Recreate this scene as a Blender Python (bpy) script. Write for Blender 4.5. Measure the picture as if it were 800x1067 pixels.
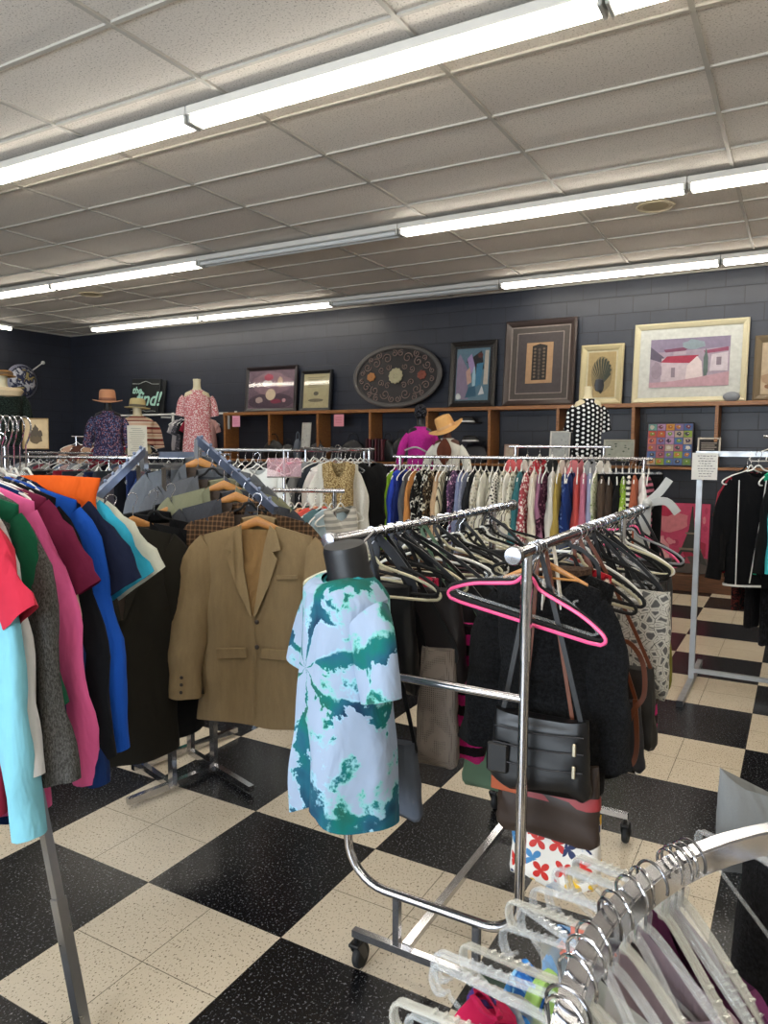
import bpy, math, random
from mathutils import Vector, Matrix, noise
from math import sin, cos, pi, radians
for o in list(bpy.data.objects): bpy.data.objects.remove(o)
SC = bpy.context.scene; C = SC.collection
H = 1.6
# ---------------------------------------------------------------- camera
RM = Matrix(((0.86942524, -0.04908563, 0.49162013), (0.49403326, 0.07517898, -0.86618662), (0.00555782, 0.99596121, 0.08961243)))
F = 766.19
cam = bpy.data.cameras.new('camera'); cob = bpy.data.objects.new('camera', cam); C.objects.link(cob)
cob.matrix_world = Matrix.Translation((0, 0, H)) @ RM.to_4x4()
cam.sensor_fit = 'HORIZONTAL'; cam.sensor_width = 36; cam.lens = F / 800 * 36; cam.clip_start = .05
SC.camera = cob
def at(u, v, D):                       # world point seen at (u, v) at depth D
    return RM @ Vector(((u - 400), -(v - 533.5), -F)) * (D / F) + Vector((0, 0, H))
def atY(u, v, Y):
    d = RM @ Vector(((u - 400), -(v - 533.5), -F)); return d * (Y / d.y) + Vector((0, 0, H))
# ---------------------------------------------------------------- world, exposure
W = bpy.data.worlds.new('world'); SC.world = W; W.use_nodes = True
W.node_tree.nodes['Background'].inputs[0].default_value = (.75, .86, 1, 1)
W.node_tree.nodes['Background'].inputs[1].default_value = 2.5
SC.view_settings.view_transform = 'Standard'; SC.view_settings.look = 'None'
SC.view_settings.exposure = 0.26
SC.cycles.transparent_max_bounces = 32; SC.view_settings.gamma = 1; SC.view_settings.use_curve_mapping = False
TUBE = 15.0
# daylight through the shop windows behind the camera
al = bpy.data.lights.new('shop_window_daylight', 'AREA'); al.shape = 'RECTANGLE'; al.size = 5.0; al.size_y = 2.0
al.energy = 300; al.color = (.80, .90, 1.0)
ao = bpy.data.objects.new('shop_window_daylight', al); C.objects.link(ao); ao.location = (-2.5, -3.9, 1.7); ao.rotation_euler = (radians(100), 0, 0)

# ---------------------------------------------------------------- helpers
def hx(h):
    h = h.lstrip('#'); r = [int(h[i:i + 2], 16) / 255 for i in (0, 2, 4)]
    return tuple(c / 12.92 if c <= .04045 else ((c + .055) / 1.055) ** 2.4 for c in r) + (1,)
class MB:
    def __init__(s): s.v = []; s.f = []; s.m = []
    def add(s, vs, fs, mi=0, M=None):
        b = len(s.v)
        s.v += [tuple(M @ Vector(p)) for p in vs] if M else [tuple(p) for p in vs]
        for f in fs: s.f.append(tuple(b + i for i in f)); s.m.append(mi)
        return s
    def box(s, c, d, mi=0, M=None, bev=0):
        x, y, z = d[0] / 2, d[1] / 2, d[2] / 2
        if bev:
            b = min(bev, x * .9, y * .9, z * .9); vs = []; 
            for sx in (-1, 1):
                for sy in (-1, 1):
                    for sz in (-1, 1):
                        vs += [(sx * x, sy * (y - b), sz * (z - b)), (sx * (x - b), sy * y, sz * (z - b)), (sx * (x - b), sy * (y - b), sz * z)]
            vs = [(c[0] + a, c[1] + e, c[2] + g) for a, e, g in vs]
            idx = lambda sx, sy, sz, k: ((sx > 0) * 4 + (sy > 0) * 2 + (sz > 0)) * 3 + k
            fs = []
            for t in (-1, 1):
                fs.append([idx(t, -1, -1, 0), idx(t, 1, -1, 0), idx(t, 1, 1, 0), idx(t, -1, 1, 0)][::t])
                fs.append([idx(-1, t, -1, 1), idx(-1, t, 1, 1), idx(1, t, 1, 1), idx(1, t, -1, 1)][::t])
                fs.append([idx(-1, -1, t, 2), idx(1, -1, t, 2), idx(1, 1, t, 2), idx(-1, 1, t, 2)][::t])
            for a in (-1, 1):
                for e in (-1, 1):
                    q = [idx(-1, a, e, 1), idx(1, a, e, 1), idx(1, a, e, 2), idx(-1, a, e, 2)]; fs.append(q if a * e > 0 else q[::-1])
                    q = [idx(a, -1, e, 0), idx(a, 1, e, 0), idx(a, 1, e, 2), idx(a, -1, e, 2)]; fs.append(q[::-1] if a * e > 0 else q)
                    q = [idx(a, e, -1, 0), idx(a, e, 1, 0), idx(a, e, 1, 1), idx(a, e, -1, 1)]; fs.append(q if a * e > 0 else q[::-1])
                    for g in (-1, 1):
                        q = [idx(a, e, g, 0), idx(a, e, g, 1), idx(a, e, g, 2)]; fs.append(q if a * e * g > 0 else q[::-1])
            return s.add(vs, fs, mi, M)
        vs = [(c[0] + i * x, c[1] + j * y, c[2] + k * z) for i in (-1, 1) for j in (-1, 1) for k in (-1, 1)]
        return s.add(vs, [(0, 1, 3, 2), (4, 6, 7, 5), (0, 4, 5, 1), (2, 3, 7, 6), (0, 2, 6, 4), (1, 5, 7, 3)], mi, M)
    def rings(s, R, mi=0, closed=False, cap=True, M=None):
        n = len(R[0]); vs = [p for r in R for p in r]; fs = []; k = len(R)
        for i in range(k if closed else k - 1):
            a = i * n; b = ((i + 1) % k) * n
            for j in range(n): j2 = (j + 1) % n; fs.append((a + j, a + j2, b + j2, b + j))
        if cap and not closed:
            fs.append(tuple(range(n))[::-1]); fs.append(tuple(range((k - 1) * n, k * n)))
        return s.add(vs, fs, mi, M)
    def tube(s, P, r, mi=0, n=10, closed=False, sq=None, M=None, up=None):
        P = [Vector(p) for p in P]; R = []; k = len(P); u0 = None
        for i, p in enumerate(P):
            a = P[i - 1] if (i or closed) else p; b = P[(i + 1) % k] if (i < k - 1 or closed) else p
            t = (b - a).normalized()
            if u0 is None:
                u0 = Vector(up) if up else (Vector((0, 0, 1)) if abs(t.z) < .9 else Vector((0, 1, 0)))
            u = u0 if up is None else Vector(up)
            u = (u - t * u.dot(t))
            if u.length < 1e-4: u = t.orthogonal()
            u.normalize(); w = t.cross(u).normalized(); u0 = u
            rr = r[i] if isinstance(r, (list, tuple)) else r
            if sq: R.append([p + w * (a_ * sq[0] / 2) + u * (b_ * sq[1] / 2) for a_, b_ in ((-1, -1), (1, -1), (1, 1), (-1, 1))])
            else: R.append([p + w * (rr * cos(2 * pi * j / n)) + u * (rr * sin(2 * pi * j / n)) for j in range(n)])
        return s.rings(R, mi, closed, True, M)
    def cyl(s, a, b, r, mi=0, n=16, M=None): return s.tube([a, b], r, mi, n, M=M)
    def lathe(s, prof, mi=0, n=24, M=None, ex=1, ey=1, cap=True):
        return s.rings([[(ex * r * cos(2 * pi * j / n), ey * r * sin(2 * pi * j / n), z) for j in range(n)] for r, z in prof], mi, cap=cap, M=M)
    def ball(s, c, r, mi=0, n=12, M=None, e=(1, 1, 1)):
        return s.rings([[(c[0] + e[0] * r * sin(a) * cos(2 * pi * j / n), c[1] + e[1] * r * sin(a) * sin(2 * pi * j / n), c[2] - e[2] * r * cos(a)) for j in range(n)]
                        for a in [pi * (i + .02) / (n // 2) * (n // 2) / (n // 2 + .04) for i in range(n // 2 + 1)]], mi, M=M)
    def poly(s, pts, z, mi=0, M=None, y=None):     # flat polygon in xz plane at y
        return s.add([(p[0], z, p[1]) for p in pts], [tuple(range(len(pts)))], mi, M)
    def mesh(s, name, mats, sm=35):
        me = bpy.data.meshes.new(name); me.from_pydata(s.v, [], s.f)
        for m in (mats if isinstance(mats, (list, tuple)) else [mats]): me.materials.append(m)
        me.polygons.foreach_set('material_index', s.m)
        if sm:
            me.shade_smooth(); me.set_sharp_from_angle(angle=radians(sm))
        me.update(); return me
    def build(s, name, mats, parent=None, sm=35, loc=None, rz=None):
        o = bpy.data.objects.new(name, s.mesh(name, mats, sm)); C.objects.link(o)
        if parent: o.parent = parent
        if loc is not None: o.location = loc
        if rz is not None: o.rotation_euler = (0, 0, rz)
        return o
def tag(o, label=None, cat=None, group=None, kind=None):
    if label: o['label'] = label
    if cat: o['category'] = cat
    if group: o['group'] = group
    if kind: o['kind'] = kind
    return o
def empty(name, loc=(0, 0, 0), rz=0, label=None, cat=None, group=None):
    o = bpy.data.objects.new(name, None); C.objects.link(o); o.location = loc; o.rotation_euler = (0, 0, rz); o.empty_display_size = .1
    return tag(o, label, cat, group)
KIDS = {}
def copy_tree(o, parent=None):
    c = o.copy(); C.objects.link(c); c.parent = parent
    for ch in [x for x in bpy.data.objects if x.parent == o] if o.name not in KIDS else KIDS[o.name]:
        copy_tree(ch, c)
    return c
def smooth(t): t = max(0, min(1, t)); return t * t * (3 - 2 * t)
def arc(c, r, a0, a1, n, ax='xz'):
    out = []
    for i in range(n + 1):
        a = radians(a0 + (a1 - a0) * i / n)
        if ax == 'xz': out.append((c[0] + r * cos(a), c[1], c[2] + r * sin(a)))
        elif ax == 'yz': out.append((c[0], c[1] + r * cos(a), c[2] + r * sin(a)))
        else: out.append((c[0] + r * cos(a), c[1] + r * sin(a), c[2]))
    return out
def spline(P, k=6):                      # catmull-rom
    P = [Vector(p) for p in P]; out = []
    for i in range(len(P) - 1):
        a = P[max(i - 1, 0)]; b = P[i]; c = P[i + 1]; d = P[min(i + 2, len(P) - 1)]
        for j in range(k):
            t = j / k
            out.append(.5 * ((2 * b) + (c - a) * t + (2 * a - 5 * b + 4 * c - d) * t * t + (3 * b - a - 3 * c + d) * t ** 3))
    out.append(P[-1]); return out
# ---------------------------------------------------------------- materials
class NT:
    def __init__(s, name):
        s.m = bpy.data.materials.new(name); s.m.use_nodes = True; s.t = s.m.node_tree; s.b = s.t.nodes['Principled BSDF']
        s.co = None
    def n(s, ty, **kw):
        o = s.t.nodes.new(ty)
        for k, v in kw.items():
            if k.startswith('i_'):
                o.inputs[k[2:].replace('_', ' ')].default_value = v
            else: setattr(o, k, v)
        return o
    def l(s, a, b): s.t.links.new(a, b)
    def obj(s):
        if not s.co: s.co = s.n('ShaderNodeTexCoord').outputs['Object']
        return s.co
    def math(s, op, a, b=None, c=None):
        o = s.n('ShaderNodeMath', operation=op)
        for i, x in enumerate((a, b, c)):
            if x is None: continue
            if isinstance(x, (int, float)): o.inputs[i].default_value = x
            else: s.l(x, o.inputs[i])
        return o.outputs[0]
    def mix(s, f, a, b):
        o = s.n('ShaderNodeMix', data_type='RGBA')
        for i, x in ((0, f), (6, a), (7, b)):
            if isinstance(x, (int, float, tuple)): o.inputs[i].default_value = x
            else: s.l(x, o.inputs[i])
        return o.outputs[2]
    def noise(s, sc, det=3, rough=.5, vec=None, dist=0):
        o = s.n('ShaderNodeTexNoise'); o.inputs['Scale'].default_value = sc; o.inputs['Detail'].default_value = det
        o.inputs['Roughness'].default_value = rough; o.inputs['Distortion'].default_value = dist
        s.l(vec if vec is not None else s.obj(), o.inputs['Vector']); return o
    def vor(s, sc, feat='F1', vec=None, rnd=1):
        o = s.n('ShaderNodeTexVoronoi', feature=feat); o.inputs['Scale'].default_value = sc; o.inputs['Randomness'].default_value = rnd
        s.l(vec if vec is not None else s.obj(), o.inputs['Vector']); return o
    def ramp(s, fac, st, const=False):
        o = s.n('ShaderNodeValToRGB'); e = o.color_ramp
        if const: e.interpolation = 'CONSTANT'
        while len(e.elements) < len(st): e.elements.new(.5)
        for i, (p, c) in enumerate(st): e.elements[i].position = p; e.elements[i].color = c
        s.l(fac, o.inputs[0]); return o.outputs[0]
    def xyz(s, vec=None):
        o = s.n('ShaderNodeSeparateXYZ'); s.l(vec if vec is not None else s.obj(), o.inputs[0]); return o.outputs
    def vec(s, x, y, z=0):
        o = s.n('ShaderNodeCombineXYZ')
        for i, a in enumerate((x, y, z)):
            if isinstance(a, (int, float)): o.inputs[i].default_value = a
            else: s.l(a, o.inputs[i])
        return o.outputs[0]
    def bump(s, h, st=.3, dist=.01, chain=None):
        o = s.n('ShaderNodeBump'); o.inputs['Strength'].default_value = st; o.inputs['Distance'].default_value = dist
        s.l(h, o.inputs['Height'])
        if chain is not None: s.l(chain, o.inputs['Normal'])
        s.l(o.outputs[0], s.b.inputs['Normal']); return o.outputs[0]
    def col(s, c):
        if isinstance(c, tuple): s.b.inputs['Base Color'].default_value = c
        else: s.l(c, s.b.inputs['Base Color'])
    def set(s, **k):
        for a, v in k.items(): s.b.inputs[a.replace('_', ' ')].default_value = v
        return s
MC = {}
def plain(col, rough=.6, metal=0, var=.12, name=None, sc=30, coat=0, spec=.5):
    key = ('p', col, rough, metal, var, sc, coat)
    if key in MC: return MC[key]
    m = NT(name or 'surface_' + col); c = hx(col)
    n_ = m.noise(sc, 3); f = m.math('MULTIPLY', n_.outputs[0], var * 2)
    m.col(m.mix(f, c, tuple(x * .55 for x in c[:3]) + (1,)))
    m.set(Roughness=rough, Metallic=metal, Coat_Weight=coat, Specular_IOR_Level=spec)
    MC[key] = m.m; return m.m
def metal(col='c8c8cc', rough=.12, name='chrome'):
    key = ('m', col, rough)
    if key in MC: return MC[key]
    m = NT(name); c = hx(col); n_ = m.noise(18, 4)
    m.col(m.mix(m.math('MULTIPLY', n_.outputs[0], .3), c, tuple(x * .6 for x in c[:3]) + (1,)))
    m.set(Metallic=1, Roughness=rough)
    r = m.n('ShaderNodeMapRange'); r.inputs['To Min'].default_value = rough * .6; r.inputs['To Max'].default_value = rough * 1.8
    m.l(n_.outputs[0], r.inputs[0]); m.l(r.outputs[0], m.b.inputs['Roughness'])
    MC[key] = m.m; return m.m
def glass_mix(m, ior, rough, body=0):       # clear pane or plastic: transparent with a fresnel gloss, plus a little milky body
    t = m.t; out = t.nodes['Material Output']; tr = t.nodes.new('ShaderNodeBsdfTransparent'); gl = t.nodes.new('ShaderNodeBsdfGlossy'); gl.inputs['Roughness'].default_value = rough
    fr = t.nodes.new('ShaderNodeFresnel'); fr.inputs[0].default_value = ior; ge = t.nodes.new('ShaderNodeNewGeometry'); mx = t.nodes.new('ShaderNodeMixShader'); base = tr.outputs[0]
    f = m.math('MULTIPLY', fr.outputs[0], m.math('SUBTRACT', 1.0, ge.outputs['Backfacing']))
    if body:
        m2 = t.nodes.new('ShaderNodeMixShader'); m2.inputs[0].default_value = body; m.l(tr.outputs[0], m2.inputs[1]); m.l(m.b.outputs[0], m2.inputs[2]); base = m2.outputs[0]
    m.l(f, mx.inputs[0]); m.l(base, mx.inputs[1]); m.l(gl.outputs[0], mx.inputs[2]); m.l(mx.outputs[0], out.inputs[0])
def clearmat(tint='f2f6f8', rough=.08, alpha=.35):
    key = ('c', tint, rough, alpha)
    if key in MC: return MC[key]
    m = NT('clear_plastic'); m.set(Roughness=.3, Specular_IOR_Level=.4); m.col(hx(tint)); glass_mix(m, 1.5, rough, alpha)
    MC[key] = m.m; return m.m
def fabric(col, pat='plain', col2='ffffff', sc=1.0, rough=.88, col3=None, wr=.5):
    key = ('f', col, pat, col2, sc, rough, col3, wr)
    if key in MC: return MC[key]
    m = NT('fabric_%s_%s' % (pat, col)); a = hx(col); b = hx(col2); c3 = hx(col3 or col2); x, y, z = m.xyz()
    base = a
    if pat == 'plain':
        n_ = m.noise(25, 3); base = m.mix(m.math('MULTIPLY', n_.outputs[0], .25), a, tuple(q * .7 for q in a[:3]) + (1,))
    elif pat == 'heather':
        n_ = m.noise(260 * sc, 2, .8, m.vec(x, y, m.math('MULTIPLY', z, .4))); base = m.ramp(n_.outputs[0], [(.38, a), (.62, b)])
    elif pat == 'hstripe':
        s_ = m.math('SINE', m.math('MULTIPLY', z, 150 * sc)); base = m.mix(m.math('GREATER_THAN', s_, 0.0), a, b)
    elif pat == 'bands':
        s_ = m.math('FRACT', m.math('MULTIPLY', z, 9 * sc))
        base = m.ramp(s_, [(0, a), (.25, b), (.45, c3), (.6, a), (.8, c3), (.9, b)], True)
    elif pat == 'vstripe':
        s_ = m.math('SINE', m.math('MULTIPLY', m.math('ADD', x, m.math('MULTIPLY', z, .05)), 190 * sc)); base = m.mix(m.math('GREATER_THAN', s_, .6), a, b)
    elif pat == 'floral':
        v = m.vor(38 * sc); v2 = m.noise(24 * sc, 3, .6)
        base = m.mix(m.math('LESS_THAN', v.outputs['Distance'], .42), a, m.ramp(v2.outputs[0], [(.45, b), (.55, c3)]))
    elif pat == 'blotch':
        v2 = m.noise(20 * sc, 3, .55, dist=1.0); base = m.ramp(v2.outputs[0], [(.40, a), (.46, b), (.55, b), (.6, c3)])
    elif pat == 'dots':
        P_ = 1 / (.026 * sc); u = m.math('MULTIPLY', x, P_); w_ = m.math('MULTIPLY', z, P_)
        fu = m.math('SUBTRACT', m.math('FRACT', u), .5)
        sh_ = m.math('MULTIPLY', m.math('FLOORED_MODULO', m.math('FLOOR', u), 2.0), .5)
        fw = m.math('SUBTRACT', m.math('FRACT', m.math('ADD', w_, sh_)), .5)
        d_ = m.math('ADD', m.math('MULTIPLY', fu, fu), m.math('MULTIPLY', fw, fw)); base = m.mix(m.math('LESS_THAN', d_, .085), a, b)
    elif pat == 'plaid':
        s1 = m.math('GREATER_THAN', m.math('SINE', m.math('MULTIPLY', x, 330 * sc)), .55); s2 = m.math('GREATER_THAN', m.math('SINE', m.math('MULTIPLY', z, 330 * sc)), .55)
        base = m.mix(m.math('MULTIPLY', m.math('ADD', s1, s2), .35), a, b)
    elif pat == 'weave':
        n_ = m.noise(330 * sc, 2, .7); n2 = m.noise(70, 3, .6, m.vec(x, y, m.math('MULTIPLY', z, .15)))
        base = m.mix(m.math('MULTIPLY', m.math('ADD', n_.outputs[0], n2.outputs[0]), .5), a, b)
    elif pat == 'snake':
        v = m.vor(60 * sc, 'DISTANCE_TO_EDGE'); n_ = m.noise(90, 4, .7); v1 = m.vor(34 * sc)
        t = m.math('ADD', v.outputs['Distance'], m.math('MULTIPLY', n_.outputs[0], .12))
        base = m.ramp(t, [(.05, hx('151515')), (.10, b), (.2, b), (.3, a)])
    elif pat == 'sequin':
        v = m.vor(150 * sc); base = m.ramp(v.outputs['Distance'], [(.1, b), (.5, a), (.7, c3)])
    elif pat == 'mesh':
        v = m.vor(150 * sc, rnd=.1); base = m.mix(m.math('LESS_THAN', v.outputs['Distance'], .3), a, b)
    elif pat == 'fuzz':
        v = m.noise(130 * sc, 4, .8); base = m.ramp(v.outputs[0], [(.4, a), (.7, b)])
    elif pat == 'fuzzband':
        v = m.noise(130, 4, .8); s_ = m.math('GREATER_THAN', m.math('SINE', m.math('ADD', m.math('MULTIPLY', z, 95 * sc), m.math('MULTIPLY', v.outputs[0], 1.2))), 0)
        base = m.mix(m.math('MULTIPLY', v.outputs[0], .5), m.mix(s_, a, b), hx('30101c'))
    elif pat == 'tiedye':
        n1 = m.noise(9, 5, .6, dist=.3); n2 = m.noise(5, 3, .5); n3 = m.noise(26, 5, .65)
        dx = m.math('ADD', m.math('ADD', x, .02), m.math('MULTIPLY', m.math('SUBTRACT', n1.outputs[0], .5), .10))
        dz = m.math('ADD', m.math('ADD', z, .30), m.math('MULTIPLY', m.math('SUBTRACT', n2.outputs[0], .5), .10))
        an = m.math('ARCTAN2', dz, dx); rr = m.math('SQRT', m.math('ADD', m.math('MULTIPLY', dx, dx), m.math('MULTIPLY', dz, dz)))
        ln = m.math('POWER', m.math('ABSOLUTE', m.math('COSINE', m.math('ADD', m.math('MULTIPLY', an, 3.5), m.math('MULTIPLY', n1.outputs[0], 4.0)))), 9.0)
        rg = m.math('MULTIPLY', m.math('ABSOLUTE', m.math('SINE', m.math('ADD', m.math('MULTIPLY', rr, 17.0), m.math('MULTIPLY', n2.outputs[0], 5.0)))), .10)
        ray_ = m.math('ADD', m.math('ADD', m.math('MULTIPLY', ln, .42), rg), .20)
        ray_ = m.math('ADD', ray_, m.math('MULTIPLY', m.math('SUBTRACT', n1.outputs[0], .5), 1.5))
        edge = m.math('ADD', m.math('MULTIPLY', m.math('POWER', m.math('ABSOLUTE', m.math('ADD', z, .36)), 2.0), 3.4), m.math('MULTIPLY', m.math('ABSOLUTE', x), .5))
        t = m.math('ADD', m.math('ADD', ray_, m.math('MULTIPLY', edge, .62)), m.math('MULTIPLY', m.math('SUBTRACT', n3.outputs[0], .5), .55))
        white = hx('97a7be'); dye = m.ramp(n2.outputs[0], [(.33, hx('1d3550')), (.42, hx('245c70')), (.50, hx('176a66')), (.57, hx('235e52')), (.66, hx('5a5c84'))])
        light = m.ramp(n2.outputs[0], [(.35, hx('9bc6dd')), (.6, hx('63b9a6'))])
        f1 = m.ramp(t, [(.49, (0, 0, 0, 1)), (.56, (1, 1, 1, 1))]); f2 = m.ramp(t, [(.42, (0, 0, 0, 1)), (.50, (1, 1, 1, 1))])
        base = m.mix(f1, m.mix(f2, white, light), dye)
    m.col(base); m.set(Roughness=rough, Specular_IOR_Level=.12)
    if 'Sheen Weight' in m.b.inputs: m.set(Sheen_Weight=.03, Sheen_Roughness=.5)
    fine = m.noise(500, 2, .6); wrn = m.noise(9, 3, .5, m.vec(x, y, m.math('MULTIPLY', z, .45)), .6)
    b1 = m.bump(wrn.outputs[0], wr, .03); 
    if pat in ('fuzz', 'fuzzband', 'sequin'): m.bump(m.noise(160, 4, .8).outputs[0], 1, .006, b1)
    else: m.bump(fine.outputs[0], .25, .001, b1)
    MC[key] = m.m; return m.m
def wood(col='8a5a33', col2='5e3a1e', sc=1, rough=.45):
    key = ('w', col, col2, sc)
    if key in MC: return MC[key]
    m = NT('wood'); x, y, z = m.xyz(); n_ = m.noise(6 * sc, 5, .6, m.vec(x, m.math('MULTIPLY', y, 6), m.math('MULTIPLY', z, 12)), 1.2)
    m.col(m.ramp(n_.outputs[0], [(.3, hx(col2)), (.65, hx(col))])); m.set(Roughness=rough); MC[key] = m.m; return m.m
chrome = metal(); steel = metal('a2a4a8', .28, 'brushed_steel'); silver = metal('b0b2b4', .38, 'silver_paint')
darkchrome = metal('8c8c90', .2, 'dark_chrome')
blackpl = plain('111113', .35, name='black_plastic'); rubber = plain('161616', .7, name='rubber')
whitepl = plain('e4e4e0', .4, name='white_plastic', var=.05)
woodm = wood('a06c3c', '744824'); woodl = wood('b5793c', '8f5a28', 3, .35)
def emis(col, st):
    m = NT('fluorescent_glow'); m.col((0.8, 0.8, 0.8, 1)); m.b.inputs['Emission Color'].default_value = hx(col); m.b.inputs['Emission Strength'].default_value = st; return m.m
# ================================================================= THE ROOM
XL, XR, YB, YF, ZC = -12.0, 3.2, 9.25, -4.0, 3.6
def fl():
    m = NT('vinyl_checker'); x, y, z = m.xyz(); S = .607
    gx = m.math('DIVIDE', m.math('ADD', x, .19), S); gy = m.math('DIVIDE', m.math('SUBTRACT', y, 3.64), S * 1.006)
    par = m.math('FLOORED_MODULO', m.math('ADD', m.math('FLOOR', gx), m.math('FLOOR', gy)), 2.0)
    pat = m.noise(3, 4, .6); big = m.noise(1.1, 4, .6)
    # light tile: cream with dark flecks; dark tile: black with white flecks
    st = m.vec(m.math('MULTIPLY', x, 1.0), m.math('MULTIPLY', y, .55)); v1 = m.noise(170, 2, .6, st); v2 = m.noise(120, 2, .6, m.vec(y, x))
    cr = m.mix(m.ramp(v1.outputs[0], [(.60, (0, 0, 0, 1)), (.66, (1, 1, 1, 1))]), m.mix(pat.outputs[0], hx('d8cbb6'), hx('c4b69e')), hx('55483c'))
    dk = m.mix(m.ramp(v2.outputs[0], [(.60, (0, 0, 0, 1)), (.67, (1, 1, 1, 1))]), hx('111114'), hx('6c6d70'))
    scuff = m.ramp(m.noise(14, 6, .8, m.vec(x, m.math('MULTIPLY', y, 3))).outputs[0], [(.66, (0, 0, 0, 1)), (.76, (.4, .4, .4, 1))])
    cr = m.mix(scuff, cr, hx('74604a'))
    tx = m.math('ABSOLUTE', m.math('SUBTRACT', m.math('FRACT', m.math('MULTIPLY', gx, 2)), .5)); ty = m.math('ABSOLUTE', m.math('SUBTRACT', m.math('FRACT', m.math('MULTIPLY', gy, 2)), .5))
    seam = m.math('GREATER_THAN', m.math('MAXIMUM', tx, ty), .495)
    c = m.mix(par, dk, cr); c = m.mix(m.math('MULTIPLY', seam, .75), c, hx('2c2620'))
    m.col(c); r = m.n('ShaderNodeMapRange'); r.inputs['To Min'].default_value = .2; r.inputs['To Max'].default_value = .3; m.l(big.outputs[0], r.inputs[0]); m.l(r.outputs[0], m.b.inputs['Roughness'])
    m.bump(m.noise(5, 3).outputs[0], .08, .01); m.set(Specular_IOR_Level=.35); return m.m
def wallm():
    m = NT('painted_block'); x, y, z = m.xyz()
    b = m.n('ShaderNodeTexBrick'); b.inputs['Scale'].default_value = 1; b.inputs['Mortar Size'].default_value = .006; b.inputs['Brick Width'].default_value = .4
    b.inputs['Row Height'].default_value = .2; b.inputs['Mortar Smooth'].default_value = .6; m.l(m.vec(m.math('ADD', x, y), z), b.inputs['Vector'])
    n_ = m.noise(3, 5, .6); m.col(m.mix(b.outputs['Fac'], m.mix(n_.outputs[0], hx('22252f'), hx('2e323e')), hx('191b22')))
    m.set(Roughness=.42); h = m.math('ADD', m.math('MULTIPLY', b.outputs['Fac'], -1.0), m.math('MULTIPLY', m.noise(60, 4, .7).outputs[0], .35))
    m.bump(h, .35, .006); return m.m
def ceilm():
    m = NT('acoustic_tile'); x, y, z = m.xyz(); v = m.noise(95, 3, .7); big = m.noise(.9, 4, .5)
    tile = m.n('ShaderNodeTexWhiteNoise', noise_dimensions='2D'); m.l(m.vec(m.math('FLOOR', m.math('DIVIDE', m.math('ADD', x, 1.76), 1.22)), m.math('FLOOR', m.math('DIVIDE', m.math('SUBTRACT', y, 3.79), .607))), tile.inputs[0])
    spots = m.ramp(v.outputs[0], [(.34, (0, 0, 0, 1)), (.44, (1, 1, 1, 1))])
    c = m.mix(spots, hx('8d867c'), m.mix(tile.outputs[0], hx('e2dcd4'), hx('d2ccc5')))
    m.col(c); m.set(Roughness=.95); m.bump(v.outputs[0], .35, .004); return m.m
FLM, WM, CM = fl(), wallm(), ceilm()
tag(MB().box(((XL + XR) / 2, (YB + YF) / 2, -.05), (XR - XL + .4, YB - YF + .4, .1)).build('floor', FLM, sm=0), kind='structure')
tag(MB().box(((XL + XR) / 2, (YB + YF) / 2, ZC + .06), (XR - XL + .4, YB - YF + .4, .1)).build('ceiling', CM, sm=0), kind='structure')
tag(MB().box(((XL + XR) / 2, YB + .06, ZC / 2), (XR - XL + .24, .12, ZC)).build('wall_back', WM, sm=0), kind='structure')
tag(MB().box((XL - .06, (YB + YF) / 2, ZC / 2), (.12, YB - YF, ZC)).build('wall_left', WM, sm=0), kind='structure')
lw = plain('b9b2a6', .8, name='cream_paint', sc=3)
tag(MB().box((XR + .06, (YB + YF) / 2, ZC / 2), (.12, YB - YF, ZC)).build('wall_right', lw, sm=0), kind='structure')
b = MB(); b.box(((XL + XR) / 2, YF - .06, .3), (XR - XL + .24, .12, .6)); b.box(((XL + XR) / 2, YF - .06, 3.2), (XR - XL + .24, .12, .8))
b.box(((XL - 5.2) / 2, YF - .06, 1.7), (-5.2 - XL, .12, 2.2)); b.box(((XR + .2) / 2, YF - .06, 1.7), (XR - .2, .12, 2.2))
tag(b.build('wall_front', lw, sm=0), kind='structure')
# suspended ceiling grid: 1.22 x 0.607 m
gm = plain('b4b0a8', .55, name='grid_paint', var=.06); b = MB()
x = -1.76 - 1.22 * 9
while x < XR:
    if x > XL: b.box((x, (YB + YF) / 2, ZC + .004), (.026, YB - YF, .016))
    x += 1.22
y = 3.79 - .607 * 12
while y < YB:
    b.box(((XL + XR) / 2, y, ZC + .005), (XR - XL, .024, .014)); y += .607
b.box(((XL + XR) / 2, YB - .012, ZC), (XR - XL, .024, .02)); b.box((XL + .012, (YB + YF) / 2, ZC), (.024, YB - YF, .02))
tag(b.build('trim_1', gm, sm=0), kind='structure')
# ceiling speakers
for i, (u, v, lb) in enumerate(((683, 214, 'round cream ceiling speaker behind the middle light row, toward the right'), (95, 306, 'round ceiling speaker behind the middle light row, far left'))):
    p = at(u, v, 1); d = (p - Vector((0, 0, H))); p = d * ((ZC - H) / d.z) + Vector((0, 0, H))
    e = empty('ceiling_speaker', (p.x, p.y, ZC - .004), 0, lb, 'speaker')
    MB().lathe([(.15, 0), (.155, -.006), (.15, -.012), (.135, -.012), (.13, -.006)], n=32).build('rim', plain('cdc2a6', .5), e)
    MB().lathe([(.13, -.004), (.06, -.009), (.001, -.010)], n=32).build('grille', plain('b8ab8c', .7, sc=300, var=.4), e)
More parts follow.
